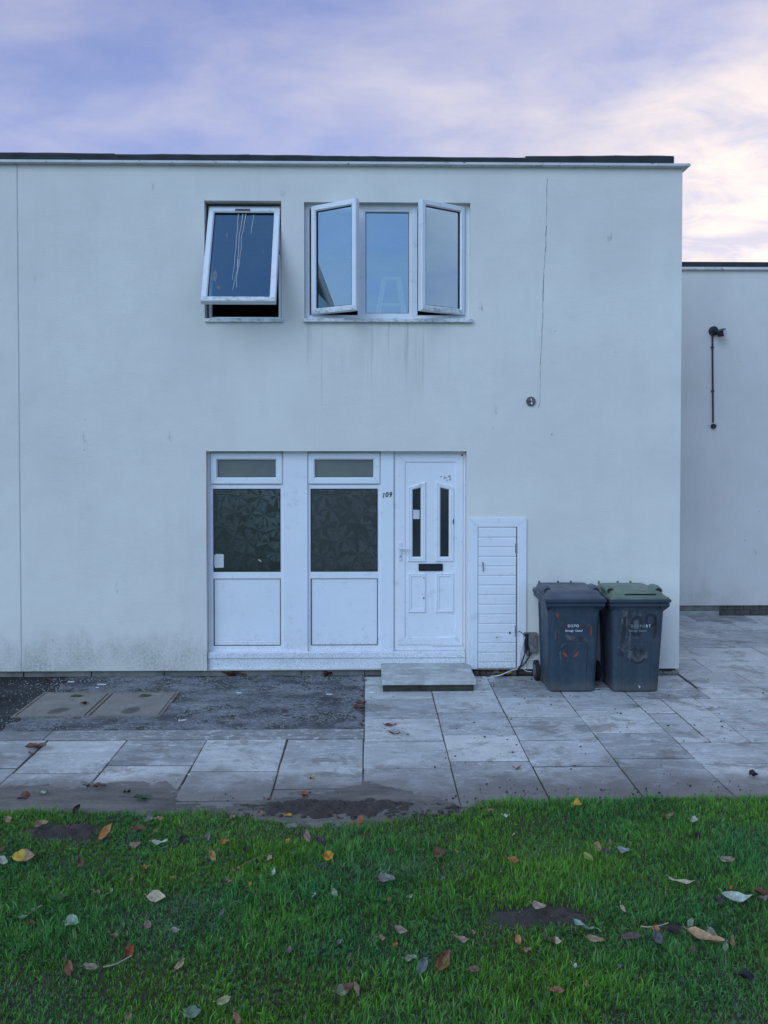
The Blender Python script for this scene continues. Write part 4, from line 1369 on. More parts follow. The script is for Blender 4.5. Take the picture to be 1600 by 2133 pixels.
# ------------------------------------------------------------------ cable box and cables
cb = thing('cable_box', 'weathered grey cable box with dangling cables beside the bins', 'cable box', (0, 0, 0))
x0, x1, z0, z1 = rect(1091.5, 1318, 1118.5, 1360, -.04)
cb.location = ((x0 + x1) / 2, 0, z0)
M['box'] = plain('weathered_grey_steel', (0.17, 0.165, 0.155), 0.75, 0.5, 25, 0.4, 70)
bw, bh = (x1 - x0) / 2, z1 - z0
MB().box(-bw, bw, -.055, 0, 0, bh, .004).build('box', M['box'], cb)
MB().box(-bw + .045, bw - .002, -.062, -.056, .012, bh - .012, .002).build('lid', M['box'], cb)
MB().box(-bw + .004, -bw + .044, -.058, -.0555, .03, bh - .004, .001).build('opening', M['black_metal'], cb)
MB().tube([(bw - .02, -.064, bh - .03), (bw - .02, -.061, bh - .03)], .005, 6).build('screw', M['black_metal'], cb)
M['cable_w'] = plain('white_cable', (0.62, 0.62, 0.58), 0.5, 0.15)
CB = lambda px, py, y: tuple(WP(px, py, y) - cb.location)
GC = lambda px, py, z=.008: tuple(GP(px, py, z) - cb.location)


def smooth_path(pts, n=6):
    pts = [Vector(p) for p in pts]; out = []
    for i in range(len(pts) - 1):
        p0, p1, p2, p3 = pts[max(i - 1, 0)], pts[i], pts[i + 1], pts[min(i + 2, len(pts) - 1)]
        for k in range(n):
            t = k / n
            out.append(.5 * ((2 * p1) + (p2 - p0) * t + (2 * p0 - 5 * p1 + 4 * p2 - p3) * t * t + (3 * p1 - p0 - 3 * p2 + p3) * t ** 3))
    return out + [pts[-1]]


for pts, r_, mt in (
    ([CB(1097, 1330, -.064), CB(1096, 1352, -.066), CB(1092, 1365, -.06), CB(1085, 1385, -.05), CB(1079, 1393, -.04)], .0075, 'black_metal'),
    ([CB(1107, 1358, -.05), CB(1103, 1367, -.055), CB(1092, 1382, -.05), CB(1083, 1391, -.045), CB(1076, 1397, -.035)], .007, 'black_metal'),
    ([CB(1101, 1345, -.062), CB(1103, 1362, -.06), CB(1099, 1366, -.055)], .006, 'black_metal'),
    ([CB(1091, 1322, -.03), CB(1087, 1318, -.02), CB(1082, 1315, -.02), CB(1080, 1317, -.02)], .004, 'black_metal'),
    ([CB(1094, 1326, -.066), CB(1089, 1345, -.06), CB(1085, 1362, -.03), CB(1084, 1378, -.03), CB(1088, 1390, -.04), CB(1097, 1398, -.05), CB(1108, 1399, -.06)], .0035, 'cable_w'),
    ([CB(1100, 1372, -.04), CB(1106, 1374, -.05), CB(1114, 1373, -.06), CB(1121, 1367, -.05)], .004, 'cable_w'),
    ([CB(1078, 1394, -.04), CB(1067, 1396, -.06), CB(1055, 1401, -.08), CB(1040, 1407, -.09), CB(1022, 1409, -.1)], .006, 'cable_w'),
):
    MB().tube(smooth_path(pts), r_, 6).build('cable', M[mt], cb, smooth=True)

# ------------------------------------------------------------------ wheelie bins
def plastic(name, col, rough=.42):
    t = NT(name)
    c = t.mix(t.ramp(t.noise(5, 6, .65), [(.35, 0.0), (.7, 1.0)]), tuple(v * .8 for v in col), tuple(v * 1.25 for v in col))
    sc = t.ramp(t.noise(9, 8, .75, (1, 1, .45)), [(.55, 0.0), (.68, 1.0)])
    c = t.mix(t.math('MULTIPLY', sc, .35), c, (.12, .12, .125))
    x, y, z = t.xyz()
    low = t.math('MULTIPLY', t.smooth(t.math('ADD', z, t.math('MULTIPLY', t.noise(12, 6, .7), -.3)), .02, -.15), .6)
    c = t.mix(low, c, (.13, .125, .11))
    rg = t.ramp(t.noise(6, 6, .7), [(.3, rough - .08), (.7, rough + .2)])
    return t.principled(c, rg, t.bump(t.noise(90, 4, .6), .12, .003), .45)


def wiped(name):
    """faded grey panel where old paint was wiped: ragged, see the plastic through it"""
    t = NT(name)
    c = t.mix(t.ramp(t.noise(10, 8, .75, (1, 1, .35), (1, 1, 5)), [(.42, 0.0), (.56, 1.0)]), (.030, .034, .042), (.125, .125, .13))
    return t.principled(c, .6, None, .4)


M['bin1'] = plastic('navy_bin_plastic', (0.030, 0.050, 0.070))
M['bin2'] = plastic('charcoal_bin_plastic', (0.036, 0.052, 0.068))
M['lid1'] = plastic('slate_lid_plastic', (0.088, 0.096, 0.118), .38)
M['lid2'] = plastic('green_lid_plastic', (0.145, 0.185, 0.135), .38)
M['wiped'] = wiped('wiped_paint')
M['tyre'] = plain('tyre_rubber', (0.015, 0.015, 0.016), 0.8, 0.3, 20, 0.3)
M['hub'] = plain('grey_wheel_hub', (0.12, 0.12, 0.14), 0.6, 0.3, 30)
M['red'] = plain('red_marker', (0.30, 0.045, 0.035), 0.6, 0.4, 30)
M['redtext'] = plain('dull_red_print', (0.13, 0.03, 0.03), 0.6, 0.3, 30)
M['whitetext'] = plain('white_print', (0.62, 0.62, 0.62), 0.5, 0.2, 60)
M['greytext'] = plain('worn_grey_print', (0.24, 0.24, 0.24), 0.6, 0.5, 80)
M['darkpaint'] = plain('dark_paint_strokes', (0.020, 0.023, 0.030), 0.5, 0.3, 20)


def rrect(x0, x1, y0, y1, r, z, n=4):
    pts = []
    for cx, cy, a0 in ((x1 - r, y1 - r, 0), (x0 + r, y1 - r, 90), (x0 + r, y0 + r, 180), (x1 - r, y0 + r, 270)):
        for k in range(n + 1):
            a = R(a0 + 90 * k / n); pts.append((cx + r * math.cos(a), cy + r * math.sin(a), z))
    return pts


BIN = dict(wb=.222, wt=.252, db=.46, dt=.60, zt=.850)     # half widths, depths, rim height


def front_y(z):        # front plane of the body (y of the surface)
    return -(BIN['yb'] + BIN['db'] + (BIN['dt'] - BIN['db']) * 0 * z) if False else -.48 - .075 * z / BIN['zt']


def side_x(z): return BIN['wb'] + (BIN['wt'] - BIN['wb']) * z / BIN['zt']


def make_bin(px_front_l, px_front_r, py_ground, label, which):
    b = thing('wheelie_bin', label, 'bin', (0, 0, 0), 'council bins against the front wall')
    yF = GP(1200, py_ground).y
    yc = yF + .48                   # back plane reference
    xm = (GP(px_front_l, py_ground).x + GP(px_front_r, py_ground).x) / 2
    b.location = (xm, yc, 0)
    body, lidm = (M['bin1'], M['lid1']) if which == 1 else (M['bin2'], M['lid2'])
    zt = BIN['zt']
    lo = []
    for z, ins in ((.0, .018), (.012, .004), (.04, 0), (.30, 0), (.6, 0), (zt - .06, 0), (zt, -.006)):
        w = side_x(z) - ins; lo.append(rrect(-w, w, front_y(z) + ins, -.06 + .02 * z, .055, z))
    bd = MB().loft(lo).build('body', body, b, smooth=True)
    es = bd.modifiers.new('es', 'EDGE_SPLIT'); es.split_angle = R(40)
    # rim with two bands and corner gussets
    yr = front_y(zt) - .045; w = .282
    def band(z0, z1, ww, yy, r):
        return [rrect(-ww, ww, yy, .02, r, z0), rrect(-ww - .003, ww + .003, yy - .003, .023, r, z0 + .006), rrect(-ww - .003, ww + .003, yy - .003, .023, r, z1 - .004), rrect(-ww, ww, yy, .02, r, z1)]
    m = MB().loft(band(zt - .008, zt + .022, w - .004, yr + .004, .012)).loft(band(zt + .022, zt + .030, w - .016, yr + .016, .012)).loft(band(zt + .030, zt + .058, w + .006, yr - .010, .014))
    m.build('rim', body, b)
    for s in (-1, 1):
        MB().loft([[(s * (side_x(zt - .08) - .01), front_y(zt - .08) + .06, zt - .085), (s * (side_x(zt) + .0), front_y(zt) + .0, zt - .085)][0:1] + [(s * .278, yr + .006, zt - .009), (s * .278, yr + .11, zt - .009), (s * (side_x(zt - .1) - .01), front_y(zt) + .11, zt - .075)],
                   [(s * (side_x(zt - .08) - .05), front_y(zt - .08) + .012, zt - .085), (s * .20, yr + .006, zt - .009), (s * .20, yr + .11, zt - .009), (s * .18, front_y(zt) + .11, zt - .075)]]).build('gusset', body, b)
    # arched raised panel on the front
    def arch(dx_, z0, z1, r, off):
        pts = [(-dx_, z0), (dx_, z0)]
        for k in range(7): a = R(90 * k / 6); pts.append((dx_ - r + r * math.cos(a), z1 - r + r * math.sin(a)))
        for k in range(7): a = R(90 + 90 * k / 6); pts.append((-dx_ + r + r * math.cos(a), z1 - r + r * math.sin(a)))
        return [(x, front_y(z) - off, z) for x, z in pts]
    MB().loft([arch(.130, .02, .48, .06, -.004), arch(.130, .02, .48, .06, .004), arch(.122, .022, .472, .054, .0095)]).build('front_panel', body, b)
    # side ribs
    for s in (-1, 1):
        for yy in (-.12, -.16):
            MB().tube([(s * (side_x(.05) + .001), yy, .05), (s * (side_x(.8) + .001), yy, .80)], .007, 5).build('rib', body, b)
    # wheels
    for s in (-1, 1):
        xo = s * (side_x(.1) + .032)
        wp = [[(xo + s * x, -.05 + r_ * math.cos(a), .1 + r_ * math.sin(a)) for a in [2 * math.pi * i / 22 for i in range(22)]] for x, r_ in ((-.022, .085), (-.02, .1), (.018, .1), (.022, .088))]
        wh = MB().loft(wp).build('wheel', M['tyre'], b)
        MB().loft([[(xo + s * x, -.05 + r_ * math.cos(a), .1 + r_ * math.sin(a)) for a in [2 * math.pi * i / 16 for i in range(16)]] for x, r_ in ((.020, .062), (.027, .058), (.024, .02))]).build('hub', M['hub'], wh)
    MB().tube([(-.25, -.05, .1), (.25, -.05, .1)], .012, 8).build('axle', M['steel'], b)
    # lid
    z0 = zt + .0585
    yb, yf_ = .035, yr + .012
    def lr(i, z, dy=0.0, r=.03): return rrect(-w + i, w - i, yf_ + i + dy, yb - i * .4, r, z)
    if which == 1:
        L = MB().loft([lr(-.002, z0, r=.02), lr(0, z0 + .012, r=.02), lr(.022, z0 + .016), lr(.034, z0 + .045, .01), lr(.05, z0 + .062, .025), lr(.11, z0 + .066, .05), lr(.17, z0 + .056, .09), lr(.22, z0 + .053, .13, .02)])
        ld = L.build('lid', lidm, b, smooth=True)
    else:
        L = MB().loft([lr(-.002, z0, r=.02), lr(0, z0 + .012, r=.02), lr(.028, z0 + .016), lr(.045, z0 + .048, .012), lr(.075, z0 + .060, .035), lr(.14, z0 + .066, .09), lr(.2, z0 + .068, .13, .02)])
        ld = L.build('lid', lidm, b, smooth=True)
    es = ld.modifiers.new('es', 'EDGE_SPLIT'); es.split_angle = R(32)
    # hand-holds with black discs for the hollows' shade, hinge lugs at the back
    for s in (-1, 1):
        hx, hy = s * (w - .050), yf_ + .22
        tube = [[(hx + s * .0 + r_ * math.cos(a) * .9, hy + yy, z0 + .047 + zz + r_ * .75 * math.sin(a)) for a in [2 * math.pi * i / 12 for i in range(12)]] for r_, yy, zz in ((.030, .20, .0), (.046, .12, .012), (.050, .03, .012), (.044, -.05, .004), (.034, -.047, .002))]
        MB().loft(tube).build('hand_hold', lidm, ld, smooth=True)
        tube = [[(hx + r_ * math.cos(a) * .8, hy - .049 + yy, z0 + .049 + r_ * .75 * math.sin(a)) for a in [2 * math.pi * i / 10 for i in range(10)]] for r_, yy in ((.036, .0), (.033, -.003))]
        MB().loft(tube).build('hollow_shade', M['gasket'], ld)
    for xx in (-.22, -.03, .10):
        MB().loft([rrect(xx - .012, xx + .012, yb - .03, yb, .006, z0 + .05), rrect(xx - .008, xx + .008, yb - .026, yb - .004, .004, z0 + .078)]).build('hinge_lug', lidm, ld)
    if which == 2:
        zz = z0 + .040
        MB().box(-.13, .165, yf_ + .040, yf_ + .07, z0 + .022, z0 + .044, .003).build('slot_shade', M['gasket'], ld)  # black bar put in for the shade of the lid's recess
    MB().tube([(-.24, .055, zt + .02), (.24, .055, zt + .02)], .014, 8).build('push_handle', body, b)
    # council lettering
    k = -math.atan(.075 / zt)
    def put(body_, size, mat, z, x=0.0, sx=1.0, bold=0.0, off=.0016):
        return text_mesh(body_, size, mat, 'lettering', b, (x, front_y(z) - off, z), (R(90) - k, 0, 0), 0, .0004, sx, bold)
    def stroke(pts, wd, mat, off=.0012, name='paint_mark'):
        mm = MB(); pts = [Vector((p[0], 0, p[1])) for p in pts]
        L_, R_ = [], []
        for i, p in enumerate(pts):
            t_ = (pts[min(i + 1, len(pts) - 1)] - pts[max(i - 1, 0)]).normalized(); n_ = Vector((-t_.z, 0, t_.x)); ww = wd * (.5 if i in (0, len(pts) - 1) else 1) * rnd.uniform(.8, 1.15) / 2
            L_.append(p + n_ * ww); R_.append(p - n_ * ww)
        for a, b_, c_, d_ in zip(L_, L_[1:], R_[1:], R_):
            mm.quad(*[(q.x, front_y(q.z) - off - (.0062 if (abs(q.x) < .128 and q.z < .478) else 0) * 1.6, q.z) for q in (a, b_, c_, d_)])
        return mm.build(name, M[mat], b)
    if which == 1:
        x = -.022
        for ch, mt, adv in (('G', 'redtext', .032), ('O', 'whitetext', .031), ('S', 'whitetext', .025), ('P', 'whitetext', .025), ('O', 'whitetext', .031), ('R', 'redtext', .028), ('T', 'redtext', .025)):
            put(ch, .036, M[mt], .635, -.075 + x + adv / 2, .9, .001); x += adv
        put('Borough', .027, M['whitetext'], .592, -.045, .82, .0008); put('Council', .027, M['whitetext'], .592, .045, .82, .0008)
        for pts, wd in (([(-.165, .775), (-.162, .755), (-.158, .725)], .028), ([(.118, .655), (.136, .650), (.146, .668)], .014), ([(.158, .645), (.160, .60), (.161, .55)], .018), ([(-.10, .395), (-.085, .37), (-.06, .345)], .026), ([(-.005, .35), (.02, .365), (.04, .395)], .024), ([(.115, .745), (.145, .757)], .008)):
            stroke(pts, wd, 'red')
        for pts, wd in (([(-.17, .60), (-.165, .54), (-.15, .50)], .03), ([(-.08, .565), (-.05, .535), (.0, .525), (.06, .52), (.13, .505)], .045), ([(-.12, .44), (-.13, .38), (-.12, .3)], .014), ([(.15, .44), (.155, .40)], .03)):
            stroke(pts, wd, 'wiped', .0008)
    else:
        for pts, wd in (([(-.13, .83), (-.10, .77), (-.10, .70), (-.11, .62), (-.12, .53), (-.13, .45), (-.10, .40)], .11), ([(-.06, .83), (-.04, .76)], .05), ([(.02, .83), (.015, .74)], .05), ([(-.02, .70), (-.015, .62)], .075), ([(-.03, .54), (.04, .535)], .05), ([(.0, .45), (.0, .40), (.0, .35), (.0, .30)], .18)):
            stroke(pts, wd, 'wiped', .0008)
        circ = lambda cx, cz, a, b_, t0, t1: [(cx + a * math.cos(R(t0 + (t1 - t0) * i / 14)), cz + b_ * math.sin(R(t0 + (t1 - t0) * i / 14))) for i in range(15)]
        for pts, wd in (([(-.15, .725), (-.13, .735), (-.128, .65), (-.125, .56), (-.135, .53)], .03), (circ(-.015, .645, .052, .088, 0, 360), .032), (circ(.118, .70, .045, .055, -60, 300), .03), ([(.163, .74), (.165, .65), (.163, .57), (.155, .52)], .026), (circ(-.035, .405, .03, .022, 170, 20), .02), ([(.035, .43), (.03, .37)], .03), ([(.005, .41), (.06, .405), (.062, .385)], .022), (circ(.005, .345, .064, .05, 190, 350), .024), ([(-.155, .43), (-.15, .38), (-.13, .35)], .035)):
            stroke(pts, wd, 'darkpaint', .0014)
        x = -.075
        for ch, mt, adv in (('G', 'greytext', .032), ('O', 'greytext', .031), ('S', 'greytext', .025), ('P', 'greytext', .025), ('O', 'greytext', .031), ('R', 'whitetext', .028), ('T', 'whitetext', .025)):
            put(ch, .036, M[mt], .635, x + adv / 2, .9, .001, .002); x += adv
        put('Borough', .027, M['greytext'], .592, -.045, .82, .0004, .002); put('Council', .027, M['greytext'], .592, .045, .82, .0006, .002)
        stroke([(.02, .07), (.035, .06), (.03, .045)], .014, 'whitetext', .001, 'bird_mess')
    return b


make_bin(1139, 1246, 1442, 'navy wheelie bin with dark slate lid and red paint marks', 1)
make_bin(1271, 1379, 1443, 'charcoal wheelie bin with green lid and smeared 109 paint', 2)

# ------------------------------------------------------------------ inspection cover in the tarmac
cv = thing('inspection_cover', 'double concrete inspection cover set in tarmac at far left', 'cover', (0, 0, 0))
cy0, cy1 = GP(180, 1494).y, GP(230, 1442).y
ca, cb_ = (GP(20, 1494).x + GP(95, 1442).x) / 2, (GP(332, 1494).x + GP(377, 1441).x) / 2
cv.location = ((ca + cb_) / 2, (cy0 + cy1) / 2, 0)
hw, hd_ = (cb_ - ca) / 2, (cy1 - cy0) / 2
fr = MB()
def ringxy(m, x0, x1, y0, y1, w, z0, z1):
    m.box(x0, x1, y0, y0 + w, z0, z1, .002); m.box(x0, x1, y1 - w, y1, z0, z1, .002)
    m.box(x0, x0 + w, y0 + w, y1 - w, z0, z1, .002); m.box(x1 - w, x1, y0 + w, y1 - w, z0, z1, .002)
ringxy(fr, -hw, hw, -hd_, hd_, .028, -.05, .006)
fr.box(-.018, .018, -hd_ + .028, hd_ - .028, -.05, .005, .002)
fr.build('frame', M['rust'], cv)
for s in (-1, 1):
    a, b = (-hw + .034, -.028) if s < 0 else (.028, hw - .034)
    tr = MB().box(a, b, -hd_ + .036, hd_ - .036, -.05, .004, .003).build('cover_panel', M['cover'], cv)
    e = MB(); ringxy(e, a - .004, b + .004, -hd_ + .031, hd_ - .031, .007, -.05, .0025); e.build('seal', M['gasket'], tr)
    for yy, nm in ((-.2, 'wet'), (.24, 'moss')):
        xx = (a + b) / 2 + (.02 if nm == 'wet' else .03)
        for rad, z, mt in (((.10, .0046, 'cover_damp'), (.042, .0052, 'wet')) if nm == 'wet' else ((.058, .0050, 'wet'), (.045, .012, 'moss'))):
            n = 18; k0 = rnd.uniform(0, 6)
            rim = [1 + .22 * math.sin(2 * 2 * math.pi * i / n + k0) + rnd.uniform(-.08, .08) for i in range(n)]
            L = [[(xx + rad * k * rim[i] * math.cos(2 * math.pi * i / n), yy + rad * .85 * k * rim[i] * math.sin(2 * math.pi * i / n), zz) for i in range(n)] for k, zz in ((1, .003), (.9, z - .0002), (.5, z))]
            if mt == 'cover_damp' and mt not in M: M[mt] = plain('damp_concrete', (0.085, 0.080, 0.066), 0.5, 0.3, 9, 0.4, 70)
            MB().loft(L).build('lifting_eye' if mt != 'cover_damp' else 'damp_ring', M[mt], tr)

# ------------------------------------------------------------------ loose grit and paint flakes
def scatter(name, label, cat, n, region, size, mat, seed, flat=.35, zoff=0.0):
    r = random.Random(seed); V, Fc = [], []
    for _ in range(n):
        x, y, z = region(r)
        s = size(r); h = s * flat * r.uniform(.6, 1.3); k = r.choice((4, 5, 6)); a0 = r.uniform(0, 6.28); e = r.uniform(.5, 1)
        n0 = len(V)
        ca_, sa_ = math.cos(a0), math.sin(a0)
        for zz, f_ in ((0, 1), (h, .7)):
            for i in range(k):
                a = 2 * math.pi * i / k; u, v = s * f_ * math.cos(a) * r.uniform(.75, 1.2), s * e * f_ * math.sin(a) * r.uniform(.75, 1.2)
                V.append((x + u * ca_ - v * sa_, y + u * sa_ + v * ca_, z + zz))
        for i in range(k):
            j = (i + 1) % k; Fc.append((n0 + i, n0 + j, n0 + k + j, n0 + k + i))
        Fc.append(tuple(n0 + k + i for i in range(k)))
    me = bpy.data.meshes.new(name); me.from_pydata(V, [], Fc); me.update(); me.materials.append(mat)
    o = bpy.data.objects.new(name, me); COL.objects.link(o)
    return tag(o, label, cat, kind='stuff')


M['flake'] = plain('white_paint_flakes', (0.66, 0.66, 0.64), 0.8, 0.15, 50)
M['grit'] = plain('grey_grit', (0.24, 0.24, 0.235), 0.9, 0.45, 90, 0.3)
tx0, tx1 = lx1.x, J[0]
step_x0, step_x1 = sxa - .02, sxb + .02


def reg_tarmac(r):
    while True:
        x, y = r.uniform(-4.6, tx1), r.uniform(ty0 + .01, -.02)
        if x < -3.2 and r.random() < .7: continue
        if abs(x - cv.location.x) < hw + .01 and abs(y - cv.location.y) < hd_ + .01 and r.random() < .93: continue
        if r.random() < .45 and y < -.5: continue
        return x, y, -.006 if not (abs(x - cv.location.x) < hw and abs(y - cv.location.y) < hd_) else .005


def reg_pave(r):
    while True:
        x, y = r.uniform(J[0], 4.6), r.uniform(LAWN_Y + .05, -.03)
        if r.random() > math.exp(y * 1.0) + .16: continue
        if step_x0 < x < step_x1 and y > yf - .01: continue
        if x > HX and r.random() < .6: continue
        return x, y, .003


def reg_left(r):
    return r.uniform(-4.2, J[0]), r.uniform(LAWN_Y + .1, ye0), .004


scatter('paint_flakes', 'white paint flakes scattered over tarmac and paving', 'flakes', 520, lambda r: (reg_tarmac if r.random() < .55 else reg_pave if r.random() < .75 else reg_left)(r), lambda r: .003 + .009 * r.random() ** 3, M['flake'], 4, .12)
scatter('grit', 'loose grey grit on the crumbling tarmac', 'grit', 8000, reg_tarmac, lambda r: .003 + .009 * r.random() ** 3, M['grit'], 5, .8)
scatter('dirt_crumbs', 'dark dirt crumbs lying along the paving joints and lawn edge', 'dirt', 900, lambda r: (reg_pave(r) if r.random() < .35 else (lambda x: (x, float(np.interp(x, epx, epy)) + r.gauss(.06, .10), .004))(r.uniform(-4, 4))), lambda r: .003 + .008 * r.random() ** 3, M['soil'], 6, .8)
scatter('soil_clods', 'dark clods of churned soil along the lawn edge', 'soil', 520, lambda r: (lambda px_, py_: (lambda p: (p.x, p.y, .008))(GP(px_, py_)))(r.uniform(500, 960), r.uniform(1680, 1708)), lambda r: .005 + .020 * r.random() ** 2.5, M['soil'], 9, .75)
# longer splinters of white paint by the wall
for px_, py_, L, a, lab in ((148, 1421, .07, .15, 'broad white paint flake on tarmac at left near wall'), (212, 1426.5, .09, 0.02, 'long straight white paint splinter on tarmac behind the inspection cover'), (203, 1433, .035, .4, 'short white paint splinter just behind the inspection cover'), (380, 1501, .07, .5, 'pale paint splinter on tarmac right of the inspection cover'), (497, 1444, .06, .1, 'pale flat paint flake on mid tarmac below the left screen'), (1017, 1412.5, .13, -.12, 'thin white stick lying beside the doorstep'), (686, 1447, .06, .1, 'thin white splinter on tarmac below the right screen'), (773, 1443, .07, -.2, 'grey-white splinter beside the doorstep, left side')):
    p = GP(px_, py_, 0.0)
    o = MB().prism([(-L / 2, 0), (L / 2, -.002), (L / 2 - .006, .006), (-L / 2 + .004, .007)], -.007, .007).build('paint_splinter', M['flake'])
    o.location = (p.x, p.y, .001); o.rotation_euler = (0, 0, a)
    tag(o, lab, 'splinter', 'white paint splinters on the ground')

# ------------------------------------------------------------------ grass
def grass_material():
    t = NT('grass_blades')
    c = t.attr()
    d = t.N.new('ShaderNodeBsdfPrincipled'); t.L.new(c, d.inputs['Base Color']); d.inputs['Roughness'].default_value = .5
    d.inputs['Specular IOR Level'].default_value = .35
    tr = t.N.new('ShaderNodeBsdfTranslucent'); t.L.new(t.mix(1.0, c, (1.1, 1.15, .6), 'MULTIPLY'), tr.inputs[0])
    mx = t.N.new('ShaderNodeMixShader'); mx.inputs[0].default_value = .3
    t.L.new(d.outputs[0], mx.inputs[1]); t.L.new(tr.outputs[0], mx.inputs[2]); t.L.new(mx.outputs[0], t.out.inputs[0])
    return t.m


M['grass'] = grass_material()


def grow(name, n, x0, x1, y0, y1, seed, dens):
    rs = np.random.RandomState(seed)
    x = rs.uniform(x0, x1, n); y = rs.uniform(y0, y1, n)
    keep = rs.rand(n) < dens(x, y)
    x, y = x[keep], y[keep]; n = len(x)
    # gather the blades into tufts
    ts = .045
    gx, gy_ = np.floor(x / ts), np.floor(y / ts)
    h1_ = np.modf(np.abs(np.sin(gx * 127.1 + gy_ * 311.7) * 43758.5453))[0]; h2_ = np.modf(np.abs(np.sin(gx * 269.5 + gy_ * 183.3) * 43758.5453))[0]; h3_ = np.modf(np.abs(np.sin(gx * 91.7 + gy_ * 57.3) * 24634.63))[0]
    cx, cy = (gx + .15 + .7 * h1_) * ts, (gy_ + .15 + .7 * h2_) * ts
    pull = np.where(rs.rand(n) < .6, rs.uniform(.3, .85, n), 0)
    ox, oy = x - cx, y - cy
    x, y = x - ox * pull, y - oy * pull
    z = lawn_z(x, y)
    tall = fbm(x * 1.9, y * 2.6, 41)
    mat = np.clip((fbm(x * 1.2, y * 2.0, 45) - .54) / .1, 0, 1) * .7            # trodden, matted areas
    bm = bare_mask(x, y)
    L = (.024 + .046 * np.clip((tall - .25) * 1.8, 0, 1) * (.45 + .9 * h3_)) * rs.uniform(.5, 1.3, n)
    L *= (1 - .5 * bm)
    th = np.where(pull > 0, np.arctan2(oy, ox) + rs.normal(0, .7, n), rs.uniform(0, 2 * np.pi, n))
    fa = fbm(x * 1.7, y * 1.7, 51) * 12
    th = np.where(rs.rand(n) < .3, fa + rs.normal(0, .6, n), th)
    lean = np.clip(rs.normal(.55, .3, n), .05, 1.3)
    lean = np.where(rs.rand(n) < .15 + .55 * mat, rs.uniform(.95, 1.5, n), lean)
    W = rs.choice([.0022, .003, .0042, .006], n, p=[.3, .35, .25, .1]) * rs.uniform(.75, 1.25, n)
    dx_, dy_ = np.cos(th), np.sin(th)
    fa2 = rs.uniform(0, np.pi, n); wx, wy = np.cos(fa2), np.sin(fa2)
    h1, o1 = L * .55 * np.cos(lean * .55), L * .55 * np.sin(lean * .55)
    h2, o2 = h1 + L * .45 * np.cos(lean * 1.5), o1 + L * .45 * np.sin(lean * 1.5)
    V = np.empty((n, 5, 3), np.float32)
    V[:, 0] = np.stack([x - wx * W / 2, y - wy * W / 2, z - .004], -1)
    V[:, 1] = np.stack([x + wx * W / 2, y + wy * W / 2, z - .004], -1)
    V[:, 2] = np.stack([x + dx_ * o1 + wx * W * .42, y + dy_ * o1 + wy * W * .42, z + h1], -1)
    V[:, 3] = np.stack([x + dx_ * o1 - wx * W * .42, y + dy_ * o1 - wy * W * .42, z + h1], -1)
    V[:, 4] = np.stack([x + dx_ * o2, y + dy_ * o2, z + np.maximum(h2, .004)], -1)
    hue = np.clip(fbm(x * 1.3, y * 1.8, 61) * 2.6 - .75, 0, 1)
    a = np.array([.085, .290, .080]); b = np.array([.150, .345, .040]); dry = np.array([.32, .29, .14])
    C = a[None] * (1 - hue[:, None]) + b[None] * hue[:, None]
    C *= (rs.uniform(.5, 1.4, n) * (.8 + .45 * h3_) * (.85 + .3 * fbm(x * 3.3, y * 4.2, 91)))[:, None]
    pale = rs.rand(n) < (.05 + .3 * mat); C[pale] = np.array([.20, .31, .19]) * rs.uniform(.6, 1.2, pale.sum())[:, None]
    isdry = rs.rand(n) < (.045 + .22 * bm + .06 * mat)
    C[isdry] = dry * rs.uniform(.4, 1.1, isdry.sum())[:, None]
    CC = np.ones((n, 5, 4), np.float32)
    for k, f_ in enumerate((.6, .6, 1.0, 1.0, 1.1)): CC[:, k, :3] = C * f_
    base = (np.arange(n) * 5)[:, None]
    loops = (base + np.array([0, 1, 2, 3, 3, 2, 4])[None]).astype(np.int32).ravel()
    starts = ((np.arange(n) * 7)[:, None] + np.array([0, 4])[None]).astype(np.int32).ravel()
    me = bpy.data.meshes.new(name)
    me.vertices.add(n * 5); me.vertices.foreach_set('co', V.ravel())
    me.loops.add(n * 7); me.loops.foreach_set('vertex_index', loops)
    me.polygons.add(n * 2); me.polygons.foreach_set('loop_start', starts)
    me.polygons.foreach_set('use_smooth', np.full(n * 2, True))
    me.update(calc_edges=True)
    ca = me.color_attributes.new('Col', 'FLOAT_COLOR', 'POINT'); ca.data.foreach_set('color', CC.ravel())
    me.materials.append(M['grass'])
    o = bpy.data.objects.new(name, me); COL.objects.link(o)
    return o


def dens(x, y):
    e = np.interp(x, epx, epy) + (fbm(x * 9, y * 3, 71) - .5) * .16
    d = np.clip((e - y) / .05, 0, 1)
    m = bare_mask(x, y)
    d = d * (1 - .965 * m)
    dist = y - EYE.y
    inview = (np.abs(x) < dist * .47 + .35) & (dist > 3.0)
    return d * np.where(inview, 1.0, .35)


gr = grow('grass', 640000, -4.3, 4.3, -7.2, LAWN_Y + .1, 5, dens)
tag(gr, 'short damp green lawn grass in the foreground', 'grass', kind='stuff')

